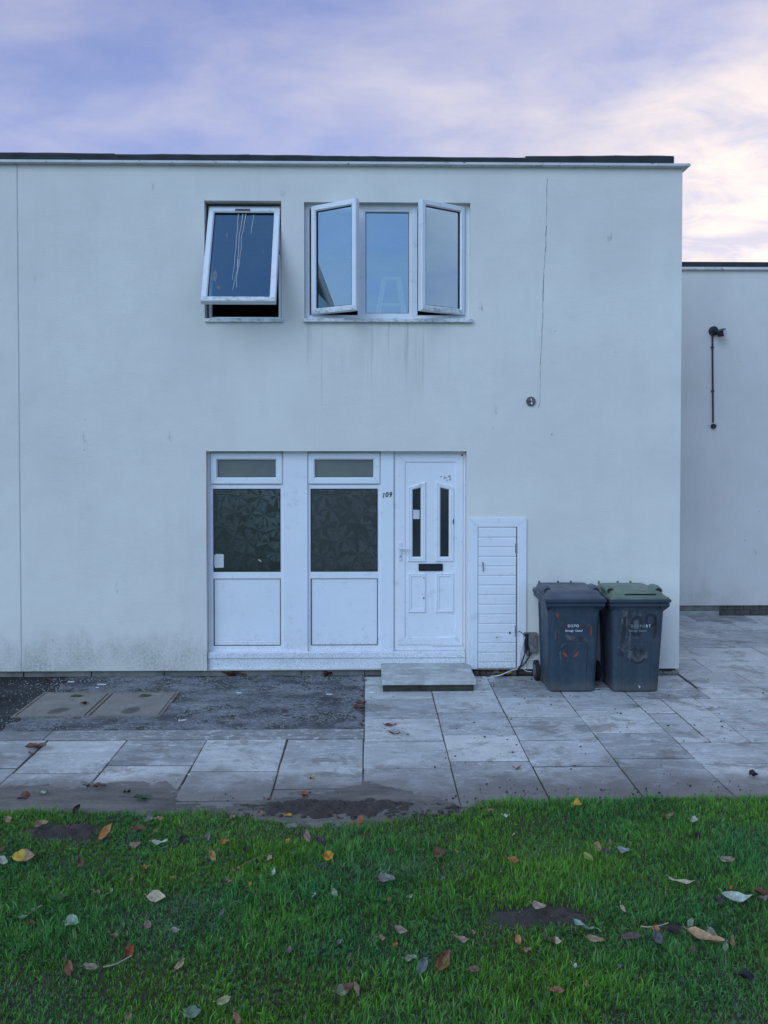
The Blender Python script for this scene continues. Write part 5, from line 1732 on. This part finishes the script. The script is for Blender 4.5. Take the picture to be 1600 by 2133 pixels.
def clover(n, seed):
    """low broad-leaved weeds between the blades"""
    r = random.Random(seed); V, Fc, C = [], [], []
    rs = np.random.RandomState(seed)
    xs, ys = rs.uniform(-3.2, 3.2, n * 4), rs.uniform(-5.9, LAWN_Y - .1, n * 4)
    ok = (fbm(xs * 1.6, ys * 2.2, 121) > .50) & (ys < np.interp(xs, epx, epy) - .05) & (bare_mask(xs, ys) < .1)
    xs, ys = xs[ok][:n], ys[ok][:n]
    for x, y, z in zip(xs, ys, lawn_z(xs, ys)):
        h = r.uniform(.012, .034); g = r.uniform(.6, 1.2)
        col = (.060 * g, .20 * g, .075 * g, 1)
        a0 = r.uniform(0, 6.28)
        for q in range(3):
            a = a0 + q * 2.094; s_ = r.uniform(.006, .011); n0 = len(V)
            for u, v in ((0, 0), (.6, -.55), (1.1, -.3), (1.0, 0), (1.1, .3), (.6, .55)):
                V.append((x + s_ * (u * math.cos(a) - v * math.sin(a)), y + s_ * (u * math.sin(a) + v * math.cos(a)), z + h + .25 * s_ * abs(v)))
                C.append(col)
            Fc.append(tuple(range(n0, n0 + 6)))
    me = bpy.data.meshes.new('clover'); me.from_pydata(V, [], Fc); me.update()
    ca = me.color_attributes.new('Col', 'FLOAT_COLOR', 'POINT'); ca.data.foreach_set('color', np.array(C, np.float32).ravel())
    me.materials.append(M['grass'])
    o = bpy.data.objects.new('clover', me); COL.objects.link(o)
    return o


tag(clover(5000, 77), 'low clover and broad-leaved weeds growing among the grass', 'clover', kind='stuff')

# ------------------------------------------------------------------ fallen leaves
def leaf_material():
    t = NT('fallen_leaf')
    c = t.attr()
    n = t.noise(60, 6, .7)
    c = t.mix(t.ramp(n, [(.35, 0.0), (.7, 1.0)]), t.mix(1.0, c, (.62, .58, .55), 'MULTIPLY'), t.mix(1.0, c, (1.15, 1.12, 1.1), 'MULTIPLY'))
    w = t.ramp(t.noise(9, 5, .6), [(.55, 0.0), (.72, .5)])
    c = t.mix(w, c, (.045, .030, .022))
    c = t.mix(1.0, c, (1.0, .96, .90), 'MULTIPLY')
    return t.principled(c, .62, t.bump(t.noise(90, 4), .3, .003), .35)


M['leaf'] = leaf_material()
PAL = dict(tan=(.34, .23, .14), brown=(.15, .085, .05), dark=(.035, .028, .026), orange=(.46, .20, .055), yellow=(.55, .40, .06), cream=(.52, .47, .33), pale=(.42, .48, .38), green=(.07, .14, .05), grey=(.22, .22, .20), rust=(.30, .075, .025), mauve=(.30, .20, .17), white=(.62, .66, .64), olive=(.20, .22, .07), striped=(.55, .38, .22), slate=(.17, .20, .22), purple=(.075, .06, .07))


def leaf_mesh(L, W, curl, fold, twist, col, col2, seed, tip=1.0, stem=.0):
    r = random.Random(seed); n = 9; V, Fc, C = [], [], []
    def put(u, v):      # u along 0..1, v across -1..1
        wd = W * (math.sin(math.pi * min(1, u ** (.85 * tip))) ** .8 if 0 < u < 1 else .03) * (1 + .06 * math.sin(u * 21 + seed) * abs(v))
        x = (u - .5) * L; y = v * wd / 2
        z = fold * abs(v) * wd * .5 + curl * L * (2 * u - 1) ** 2 * .5 + .006 * math.sin(u * 9 + seed + v * 2)
        a = twist * (u - .5); y, z = y * math.cos(a) - z * math.sin(a), y * math.sin(a) + z * math.cos(a)
        return (x, y, z)
    cols = (-1, -.5, 0, .5, 1)
    for i in range(n + 1):
        for v in cols:
            V.append(put(i / n, v)); k = r.uniform(.8, 1.15)
            c = col2 if (col2 and i / n > .55) else col
            if v == 0: k *= .8
            C.append((c[0] * k, c[1] * k, c[2] * k, 1))
    for i in range(n):
        for j in range(4):
            a = i * 5 + j; Fc.append((a, a + 1, a + 6, a + 5))
    if stem:
        n0 = len(V); m = MB().tube([put(0, 0), (-.5 * L - stem * .5, .004, put(0, 0)[2] + .006), (-.5 * L - stem, .02 * stem / .05, put(0, 0)[2] + .004)], .0016, 4)
        V += m.v; Fc += [tuple(n0 + q for q in f) for f in m.f]; C += [(col[0] * 1.1, col[1] * 1.1, col[2] * .9, 1)] * len(m.v)
    me = bpy.data.meshes.new('fallen_leaf'); me.from_pydata(V, [], Fc); me.update()
    ca = me.color_attributes.new('Col', 'FLOAT_COLOR', 'POINT'); ca.data.foreach_set('color', np.array(C, np.float32).ravel())
    me.polygons.foreach_set('use_smooth', [True] * len(me.polygons))
    me.materials.append(M['leaf'])
    so = None
    return me


# px, py, length px, angle deg in the picture, colour, label (None: named by its neighbour), extras
S = 'in the lawn'
LEAVES = [
 (50, 1788, 46, 5, 'yellow', 'half yellow half brown leaf at left edge of lawn', dict(c2='tan', w=.55)),
 (220, 1730, 44, 62, 'orange', 'long orange-tan leaf standing steeply beside the dark bare soil', dict(w=.36)),
 (327, 1870, 44, -8, 'cream', 'big cream oval leaf on the left half of lawn', dict(w=.5)),
 (280, 1756, 27, 25, 'mauve', 'pinkish tan leaf right of the bare soil patch', dict(w=.5)),
 (333, 1751, 38, 0, 'pale', 'slender pale grey-green leaf right of the pinkish tan leaf', dict(w=.3)),
 (85, 1722, 30, 10, 'tan', 'curled tan leaf on the back edge of bare soil patch', dict(curl=.5)),
 (290, 1727, 32, 10, 'brown', 'crumpled brown leaf above the pinkish tan leaf', dict(fold=.8)),
 (8, 1793, 30, -15, 'pale', 'pale green leaf cut by the left photo edge', {}),
 (168, 1796, 26, -35, 'brown', 'dark brown pointed leaf right of the yellow and brown leaf', dict(fold=.7)),
 (125, 1874, 32, 20, 'green', 'folded mid-green leaf in grass at left', dict(fold=1.0)),
 (20, 1714, 26, -30, 'tan', 'tan leaf near left photo edge at back of lawn', {}),
 (160, 1689, 22, 50, 'dark', 'blackened leaf at lawn edge behind the bare soil', dict(fold=.8)),
 (683, 1785, 26, 20, 'orange', 'bright orange round leaf in the middle of lawn', dict(w=.8, col=(.60, .30, .03))),
 (672, 1801, 30, 10, 'green', 'dark green leaf tucked below the bright orange round leaf', dict(col=(.035, .075, .05))),
 (750, 1706, 26, 70, 'rust', 'orange-brown upright leaf at end of the muddy strip', dict(col=(.42, .14, .05))),
 (599, 1746, 13, 80, 'yellow', 'small bright yellow leaf left of the mauve leaf', dict(w=.7)),
 (640, 1741, 32, -40, 'mauve', 'mauve-tan oval leaf behind the bright orange leaf', dict(w=.42)),
 (672, 1750, 28, -25, 'purple', 'dark shrivelled leaf right of the mauve-tan oval leaf', dict(fold=.9)),
 (608, 1723, 26, -5, 'grey', 'grey-green flat leaf above the small yellow leaf', {}),
 (600, 1697, 20, 5, 'yellow', 'thin yellow leaf at the front of the muddy strip', dict(w=.3)),
 (443, 1786, 28, -40, 'orange', 'orange-tan leaf with brown tip left of lawn centre', dict(col=(.45, .26, .10))),
 (492, 1817, 20, 10, 'tan', 'tan leaf on a very long pale stalk', dict(stem=.19, w=.3, rot=172)),
 (570, 1818, 16, 75, 'white', 'white shard-like leaf standing in mid lawn', dict(w=.5)),
 (805, 1837, 40, -8, 'grey', 'grey-brown ragged leaf at lawn centre', dict(fold=.6)),
 (815, 1772, 20, -10, 'rust', 'dark red-brown scrap at centre back of lawn', dict(col=(.12, .05, .03))),
 (915, 1778, 34, 30, 'brown', 'brown rounded clump-like leaf right of lawn centre', dict(w=.8, fold=.5)),
 (1070, 1794, 28, -18, 'orange', 'orange-brown leaf with bright rim at centre right', dict(col=(.34, .15, .06))),
 (1205, 1676, 24, 5, 'yellow', 'golden yellow leaf at lawn edge below the bins', dict(w=.7, curl=-.4, col=(.60, .37, .04))),
 (1055, 1701, 15, 0, 'white', 'small whitish leaf at back lawn left of golden leaf', {}),
 (1122, 1893, 32, -15, 'cream', 'torn cream leaf at top of the right bare patch', dict(fold=.6, col=(.42, .34, .26))),
 (1393, 1699, 26, 10, 'tan', 'brown-tan leaf at back right of lawn', dict(col=(.24, .17, .11))),
 (1445, 1709, 18, 0, 'pale', 'pale mint rounded leaf right of the brown-tan leaf', dict(w=.7)),
 (1452, 1741, 22, 40, 'dark', 'black curled leaf below the pale mint rounded leaf', dict(fold=1.1)),
 (1243, 1762, 22, 60, 'tan', 'peach-tan leaf topping the small leaf cluster', dict(w=.8, col=(.44, .28, .14))),
 (1265, 1776, 30, -20, 'purple', 'dark purple leaf in the small cluster', dict(fold=.7)),
 (1298, 1773, 28, -10, 'slate', 'grey-white wet leaf right of the dark purple leaf', dict(col=(.30, .33, .35))),
 (1226, 1788, 26, -25, 'olive', 'yellow-green leaf at left of the small cluster', dict(w=.6, col=(.30, .34, .10))),
 (1515, 1794, 30, -15, 'grey', 'faded grey-tan leaf near right photo edge', dict(col=(.32, .27, .22))),
 (1420, 1840, 54, -10, 'cream', 'long thin cream stick-like leaf on right lawn', dict(w=.16)),
 (1535, 1871, 64, -10, 'white', 'long white torn leaf near right photo edge', dict(w=.3, col=(.50, .58, .54))),
 (1588, 1861, 32, 0, 'rust', 'red-brown leaf at right photo edge', dict(col=(.17, .055, .035))),
 (1590, 1875, 22, 20, 'grey', 'grey shrivelled leaf under the red-brown leaf', {}),
 (57, 1909, 40, 8, 'white', 'pale whitish leaf with stalk at lower left', dict(w=.5, stem=.03, rot=180, col=(.48, .54, .46))),
 (150, 1918, 28, 0, 'pale', 'round pale mint leaf disc at lower left', dict(w=.95, tip=.9, col=(.34, .47, .38), flat=1)),
 (308, 1927, 20, -45, 'mauve', 'mauve-tan triangular leaf right of the round mint leaf', dict(w=.7)),
 (240, 1944, 18, 5, 'tan', 'small tan sliver right of the round mint leaf', dict(w=.3)),
 (365, 1945, 32, -8, 'grey', 'pale grey narrow leaf on lower left lawn', dict(w=.28, col=(.30, .31, .26))),
 (270, 1978, 24, 60, 'rust', 'bright rust-orange crumpled leaf at lower left', dict(w=.75, fold=.5)),
 (145, 2018, 32, -45, 'brown', 'curled reddish brown leaf at lower left', dict(fold=1.0, col=(.28, .13, .08))),
 (190, 2016, 30, 8, 'grey', 'mottled grey-tan leaf right of curled reddish leaf', dict(col=(.30, .27, .20))),
 (375, 2013, 26, 50, 'tan', 'light tan leaf standing at lower left centre', dict(w=.45, col=(.44, .34, .22))),
 (401, 2114, 38, 5, 'pale', 'broad grey-green leaf at bottom of lawn, left', dict(w=.55, col=(.17, .25, .18))),
 (604, 1978, 17, -10, 'grey', 'squarish grey-brown scrap at bottom centre left', dict(w=.8, col=(.20, .16, .13))),
 (706, 1958, 15, 60, 'grey', 'small dull grey leaf left of centre', dict(w=.6)),
 (717, 2052, 44, 22, 'grey', 'large grey-green and brown leaf at bottom centre', dict(c2='brown', w=.5, col=(.25, .28, .19))),
 (744, 2053, 32, -80, 'tan', 'thin upright tan leaf touching the large grey-green leaf', dict(w=.3)),
 (465, 2085, 32, 22, 'cream', 'pale yellow-green leaf at bottom left', dict(w=.45, col=(.38, .42, .20))),
 (495, 2117, 28, -50, 'mauve', 'reddish tan curled leaf at the bottom edge', dict(w=.4, col=(.36, .18, .12))),
 (577, 2088, 20, 0, 'dark', 'dark rotted leaf at the bottom, left of centre', {}),
 (835, 1942, 34, -12, 'tan', 'grey-tan crinkled leaf at centre', dict(w=.4, col=(.29, .23, .17))),
 (823, 1966, 14, 75, 'orange', 'small orange leaf below the crinkled leaf', dict(w=.6)),
 (855, 1996, 28, 5, 'pale', 'pale green half-buried leaf left of slate leaf', dict(col=(.22, .30, .18))),
 (880, 2010, 38, 40, 'slate', 'blue-grey wet leaf left of the big brown leaf', dict(w=.5)),
 (920, 2003, 50, 58, 'brown', 'big folded brown leaf standing at bottom centre', dict(w=.5, fold=1.1, col=(.26, .12, .065))),
 (963, 1958, 38, -12, 'tan', 'boat-shaped grey-tan leaf above the big brown leaf', dict(curl=.7, col=(.34, .28, .20), w=.3)),
 (986, 1945, 15, 0, 'tan', 'small tan leaf just above the boat-shaped leaf', {}),
 (1079, 1960, 22, -60, 'orange', 'peach-orange upright leaf at front of right bare patch', dict(w=.6, col=(.52, .26, .12))),
 (1097, 1977, 20, 0, 'tan', 'tan oval leaf under the peach-orange leaf', dict(w=.45)),
 (988, 2020, 25, 8, 'mauve', 'dull mauve-brown leaf right of the big brown leaf', dict(w=.5, col=(.24, .15, .12))),
 (1159, 2066, 32, 12, 'orange', 'dull orange-brown leaf near bottom right of centre', dict(w=.45, col=(.33, .17, .08))),
 (1157, 1959, 32, -15, 'brown', 'brown and cream leaf at the front of bare patch', dict(c2='cream', w=.4)),
 (1199, 2016, 13, -30, 'white', 'small white scrap low on the right lawn', dict(w=.6)),
 (1213, 1932, 52, -12, 'pale', 'mint green leaf with stalk on the right bare patch', dict(w=.48, stem=.06, rot=180, col=(.30, .46, .37), flat=1)),
 (1240, 1957, 40, -22, 'tan', 'faded tan leaf below the mint green leaf', dict(w=.3, col=(.33, .25, .16))),
 (1364, 1936, 18, 70, 'orange', 'orange leaf hanging on a forked twig', dict(w=.8, col=(.50, .27, .10))),
 (1315, 1950, 44, 4, 'brown', 'purple-brown flat leaf left of the forked twig', dict(w=.35, col=(.14, .09, .08))),
 (1370, 1956, 30, -70, 'slate', 'purple-grey hanging leaf below the orange leaf', dict(w=.6, col=(.13, .12, .14))),
 (1400, 1944, 28, 10, 'dark', 'black rotted leaf right of the forked twig', dict(fold=.7)),
 (1438, 1925, 22, 40, 'pale', 'small pale green leaf above the black rotted leaf', dict(w=.5, col=(.26, .34, .24))),
 (1470, 1962, 76, -32, 'striped', 'large rolled orange and cream striped leaf at right', dict(w=.28, fold=1.3, c2=None)),
 (1484, 1947, 30, -60, 'grey', 'grey-tan leaf behind the large rolled striped leaf', dict(w=.5, col=(.34, .32, .26))),
 (1511, 1969, 24, 80, 'pale', 'upright pale green leaf right of the striped leaf', dict(w=.4, col=(.28, .34, .24))),
 (1525, 1960, 24, 80, 'tan', 'upright tan leaf rightmost of the striped leaf cluster', dict(w=.35)),
 (1443, 1980, 15, 60, 'mauve', 'small brownish bud-like leaf left of striped leaf', dict(w=.7, col=(.15, .11, .09))),
 (1556, 2042, 26, 0, 'dark', 'black lump-like leaf near the right bottom corner', dict(w=.8, fold=.9, col=(.02, .022, .03))),
 (1222, 2050, 18, -40, 'olive', 'olive yellow leaf low on the right lawn', dict(col=(.28, .27, .06))),
 (75, 1560, 40, 8, 'brown', 'crumpled brown leaf across a slab joint at left', dict(fold=.8, curl=.3, col=(.20, .11, .08), g=1)),
 (65, 1571, 11, 0, 'tan', 'tiny tan leaf below the crumpled brown leaf on slabs', dict(g=1, w=.7)),
 (177, 1467, 16, 20, 'brown', 'small reddish leaf lying on the inspection cover', dict(g=1, fold=.8, w=.7)),
 (50, 1663, 42, -3, 'rust', 'arched red-brown leaf on the mud at left', dict(g=1, curl=-.8, col=(.16, .06, .04))),
 (90, 1657, 20, 12, 'white', 'pale green fragment beside the arched red-brown leaf', dict(g=1, w=.35, col=(.46, .54, .46))),
 (208, 1643, 26, 10, 'brown', 'brown leaf on the mud strip above the lawn', dict(g=1, fold=.8)),
 (265, 1655, 15, 20, 'dark', 'small dark leaf on the mud by the green leaf', dict(g=1, fold=.8)),
 (298, 1669, 36, 4, 'green', 'dark green flat leaf at the mud edge', dict(g=1, w=.45, col=(.05, .11, .06))),
 (182, 1643, 14, 5, 'dark', 'dark curled scrap on mud left of the brown leaf', dict(g=1)),
 (650, 1620, 13, 0, 'yellow', 'small yellow leaf on a slab below tarmac', dict(g=1, w=.8, curl=-.5)),
 (637, 1658, 26, 15, 'orange', 'orange-brown winged leaf on mud by the lawn', dict(g=1, fold=1.0, col=(.38, .15, .07))),
 (752, 1468, 24, 0, 'rust', 'upper red-brown leaf of the pair beside the paving', dict(g=1, fold=.6, w=.7, col=(.16, .07, .055))),
 (748, 1478, 26, 5, 'rust', 'lower red-brown leaf of the pair beside the paving', dict(g=1, fold=.6, w=.7, col=(.13, .055, .045))),
 (594, 1482, 12, 0, 'brown', 'small dark red leaf in the middle of the tarmac', dict(g=1, w=.8)),
 (480, 1408, 38, 8, 'rust', 'spread red-brown leaf against plinth under left screen', dict(g=1, fold=.7, col=(.15, .06, .04))),
 (505, 1406, 22, -10, 'brown', 'thin brown leaf against the plinth, right of spread leaf', dict(g=1, w=.3)),
 (683, 1407, 26, 25, 'rust', 'dark red folded leaf leaning on plinth under right screen', dict(g=1, fold=1.0, w=.6, col=(.14, .045, .04))),
 (813, 1511, 30, 3, 'rust', 'flat red leaf on the slab below the doorstep', dict(g=1, w=.4, col=(.28, .075, .05))),
 (822, 1530, 26, -12, 'brown', 'thin brown leaf skeleton on slab below the red leaf', dict(g=1, w=.15)),
 (1053, 1407, 28, 0, 'yellow', 'ochre yellow leaf against rubble under the cupboard', dict(g=1, fold=.5, w=.55, col=(.34, .24, .04))),
 (1077, 1602, 20, 8, 'orange', 'faint orange leaf flattened on the front paving', dict(g=1, w=.4, col=(.30, .18, .13))),
 (1570, 1617, 20, 10, 'dark', 'black crumpled leaf on paving at right', dict(g=1, fold=1.0, w=.8)),
 (100, 1418, 16, 30, 'brown', 'small brown leaf by the plinth at far left', dict(g=1, fold=.9)),
]
minor = [(147, 1723, 13, 80, 'brown'), (310, 1703, 22, 30, 'grey'), (330, 1705, 24, 30, 'tan'), (325, 1727, 15, 70, 'olive'), (303, 1802, 15, 20, 'orange'), (272, 1827, 13, 80, 'tan'), (363, 1830, 8, 0, 'yellow'), (202, 1855, 17, 0, 'mauve'), (380, 1742, 22, 60, 'dark'), (485, 1700, 15, 60, 'tan'), (543, 1694, 14, -50, 'tan'), (468, 1755, 22, 5, 'orange'), (432, 1742, 24, 75, 'grey'), (512, 1770, 18, 60, 'dark'), (562, 1788, 14, 60, 'cream'), (718, 1812, 20, -10, 'dark'), (475, 1840, 15, 30, 'tan'), (521, 1846, 11, 40, 'yellow'), (697, 1860, 22, -45, 'pale'), (656, 1868, 9, 70, 'white'), (922, 1833, 16, 20, 'slate'), (1071, 1734, 7, 50, 'white'), (1270, 1753, 13, 50, 'tan'), (1523, 1855, 13, -50, 'orange'), (1298, 1893, 18, -75, 'cream'), (267, 2117, 20, 75, 'tan'), (462, 1906, 18, 60, 'grey'), (728, 1988, 11, 70, 'mauve'), (795, 1955, 17, 5, 'tan'), (1290, 2016, 13, 60, 'grey'), (855, 1868, 12, 30, 'pale'), (811, 1880, 12, 20, 'tan'), (1236, 1708, 10, 60, 'brown'), (66, 1925, 18, 10, 'brown'), (950, 1774, 16, 10, 'olive'), (4, 1770, 18, 70, 'brown'), (1497, 1882, 22, 10, 'purple'), (1020, 1690, 14, 5, 'tan'), (232, 1852, 10, 70, 'pale'), (697, 1690, 10, 70, 'brown')]
SHORT = {'cream': 'cream', 'grey': 'grey', 'tan': 'tan', 'dark': 'blackish', 'slate': 'slate grey', 'purple': 'purple-black', 'pale': 'pale green', 'white': 'white', 'olive': 'olive', 'mauve': 'mauve-tan', 'brown': 'brown', 'orange': 'orange', 'yellow': 'yellow'}
MARKS = [(50, 1788, 'the half yellow half brown leaf'), (220, 1730, 'the steep orange-tan leaf'), (327, 1870, 'the big cream oval leaf'), (150, 1918, 'the round mint leaf disc'), (683, 1785, 'the bright orange round leaf'), (492, 1817, 'the long-stalked tan leaf'), (805, 1837, 'the ragged grey-brown leaf'), (1205, 1676, 'the golden leaf below the bins'), (1243, 1766, 'the peach-tan leaf cluster'), (1535, 1871, 'the long white torn leaf'), (717, 2052, 'the large grey-green leaf'), (920, 2003, 'the big folded brown leaf'), (1213, 1932, 'the mint green stalked leaf'), (465, 2085, 'the pale yellow-green leaf'), (835, 1942, 'the grey-tan crinkled leaf'), (1122, 1893, 'the torn cream leaf'), (750, 1706, 'the upright orange-brown leaf')]
used = set()


def name_minor(px, py, col):
    order = sorted(MARKS, key=lambda m: (m[0] - px) ** 2 + ((m[1] - py) * 1.6) ** 2)
    for mx_, my_, ph in order[:3]:
        ddx, ddy = px - mx_, (py - my_) * 1.8
        dr = ('right of' if ddx > 0 else 'left of') if abs(ddx) > abs(ddy) else ('in front of' if ddy > 0 else 'behind')
        lab = f'small {SHORT[col]} leaf {dr} {ph}'
        if lab not in used: used.add(lab); return lab
    return lab + ', farther one'


def add_leaf(px, py, lp, ang, col, label, ex, i):
    onground = ex.get('g')
    z0 = 0.006 if onground else .045
    p = GP(px, py, z0)
    dist = (p - EYE).length
    L = lp / F * dist * (.84 if not onground else .9)
    a = R(ang) + R(ex.get('rot', 0))
    # the picture angle is foreshortened on the ground: steep ones stand up
    up = 0.0
    yaw = math.atan2(math.sin(a) * 1.6, math.cos(a))
    if abs(math.sin(a)) > .55: up = R(38) * (1 if math.sin(a) > 0 else -1)
    base = ex.get('col', PAL[col]); c2 = PAL[ex['c2']] if ex.get('c2') else None
    me = leaf_mesh(L, L * ex.get('w', .48) * 1.08, ex.get('curl', rnd.uniform(.1, .6)), ex.get('fold', rnd.uniform(.15, .9)), rnd.uniform(-1.1, 1.1), base, c2, i, ex.get('tip', 1.0), ex.get('stem', .012))
    o = bpy.data.objects.new('fallen_leaf', me); COL.objects.link(o)
    if onground:
        zz = .010 + (.012 if px < 400 and py > 1600 else 0)
        o.rotation_euler = (rnd.uniform(-.15, .15), 0, yaw)
    else:
        zz = float(lawn_z(np.array([p.x]), np.array([p.y]))[0]) + rnd.uniform(.030, .048)
        o.rotation_euler = (R(28) + rnd.uniform(-.25, .25), -up + rnd.uniform(-.1, .1), yaw * .8)
    o.location = (p.x, p.y, zz)
    tag(o, label, 'leaf', 'fallen leaves on the lawn and paving')
    return o


for i, (px_, py_, lp, ang, col, label, ex) in enumerate(LEAVES):
    add_leaf(px_, py_, lp, ang, col, label, ex, i)
for i, (px_, py_, lp, ang, col) in enumerate(minor):
    add_leaf(px_, py_, lp, ang, col, name_minor(px_, py_, col), dict(w=rnd.uniform(.4, .65)), 200 + i)

# twigs
M['twig'] = plain('pale_twig', (0.40, 0.34, 0.22), 0.8, 0.3, 40)
for pts, lab in (([(1335, 1929), (1350, 1931), (1375, 1928), (1392, 1922)], 'pale forked twig holding the orange leaf at right'), ([(215, 2014), (235, 2010), (252, 2003), (275, 1990)], 'pinkish bent twig between grass blades at lower left')):
    P3 = [GP(x_, y_, .055) for x_, y_ in pts]; c = P3[0]
    o = MB().tube(smooth_path([q - c for q in P3], 4), .0028, 6).build('twig', M['twig'])
    o.location = c
    tag(o, lab, 'twig')
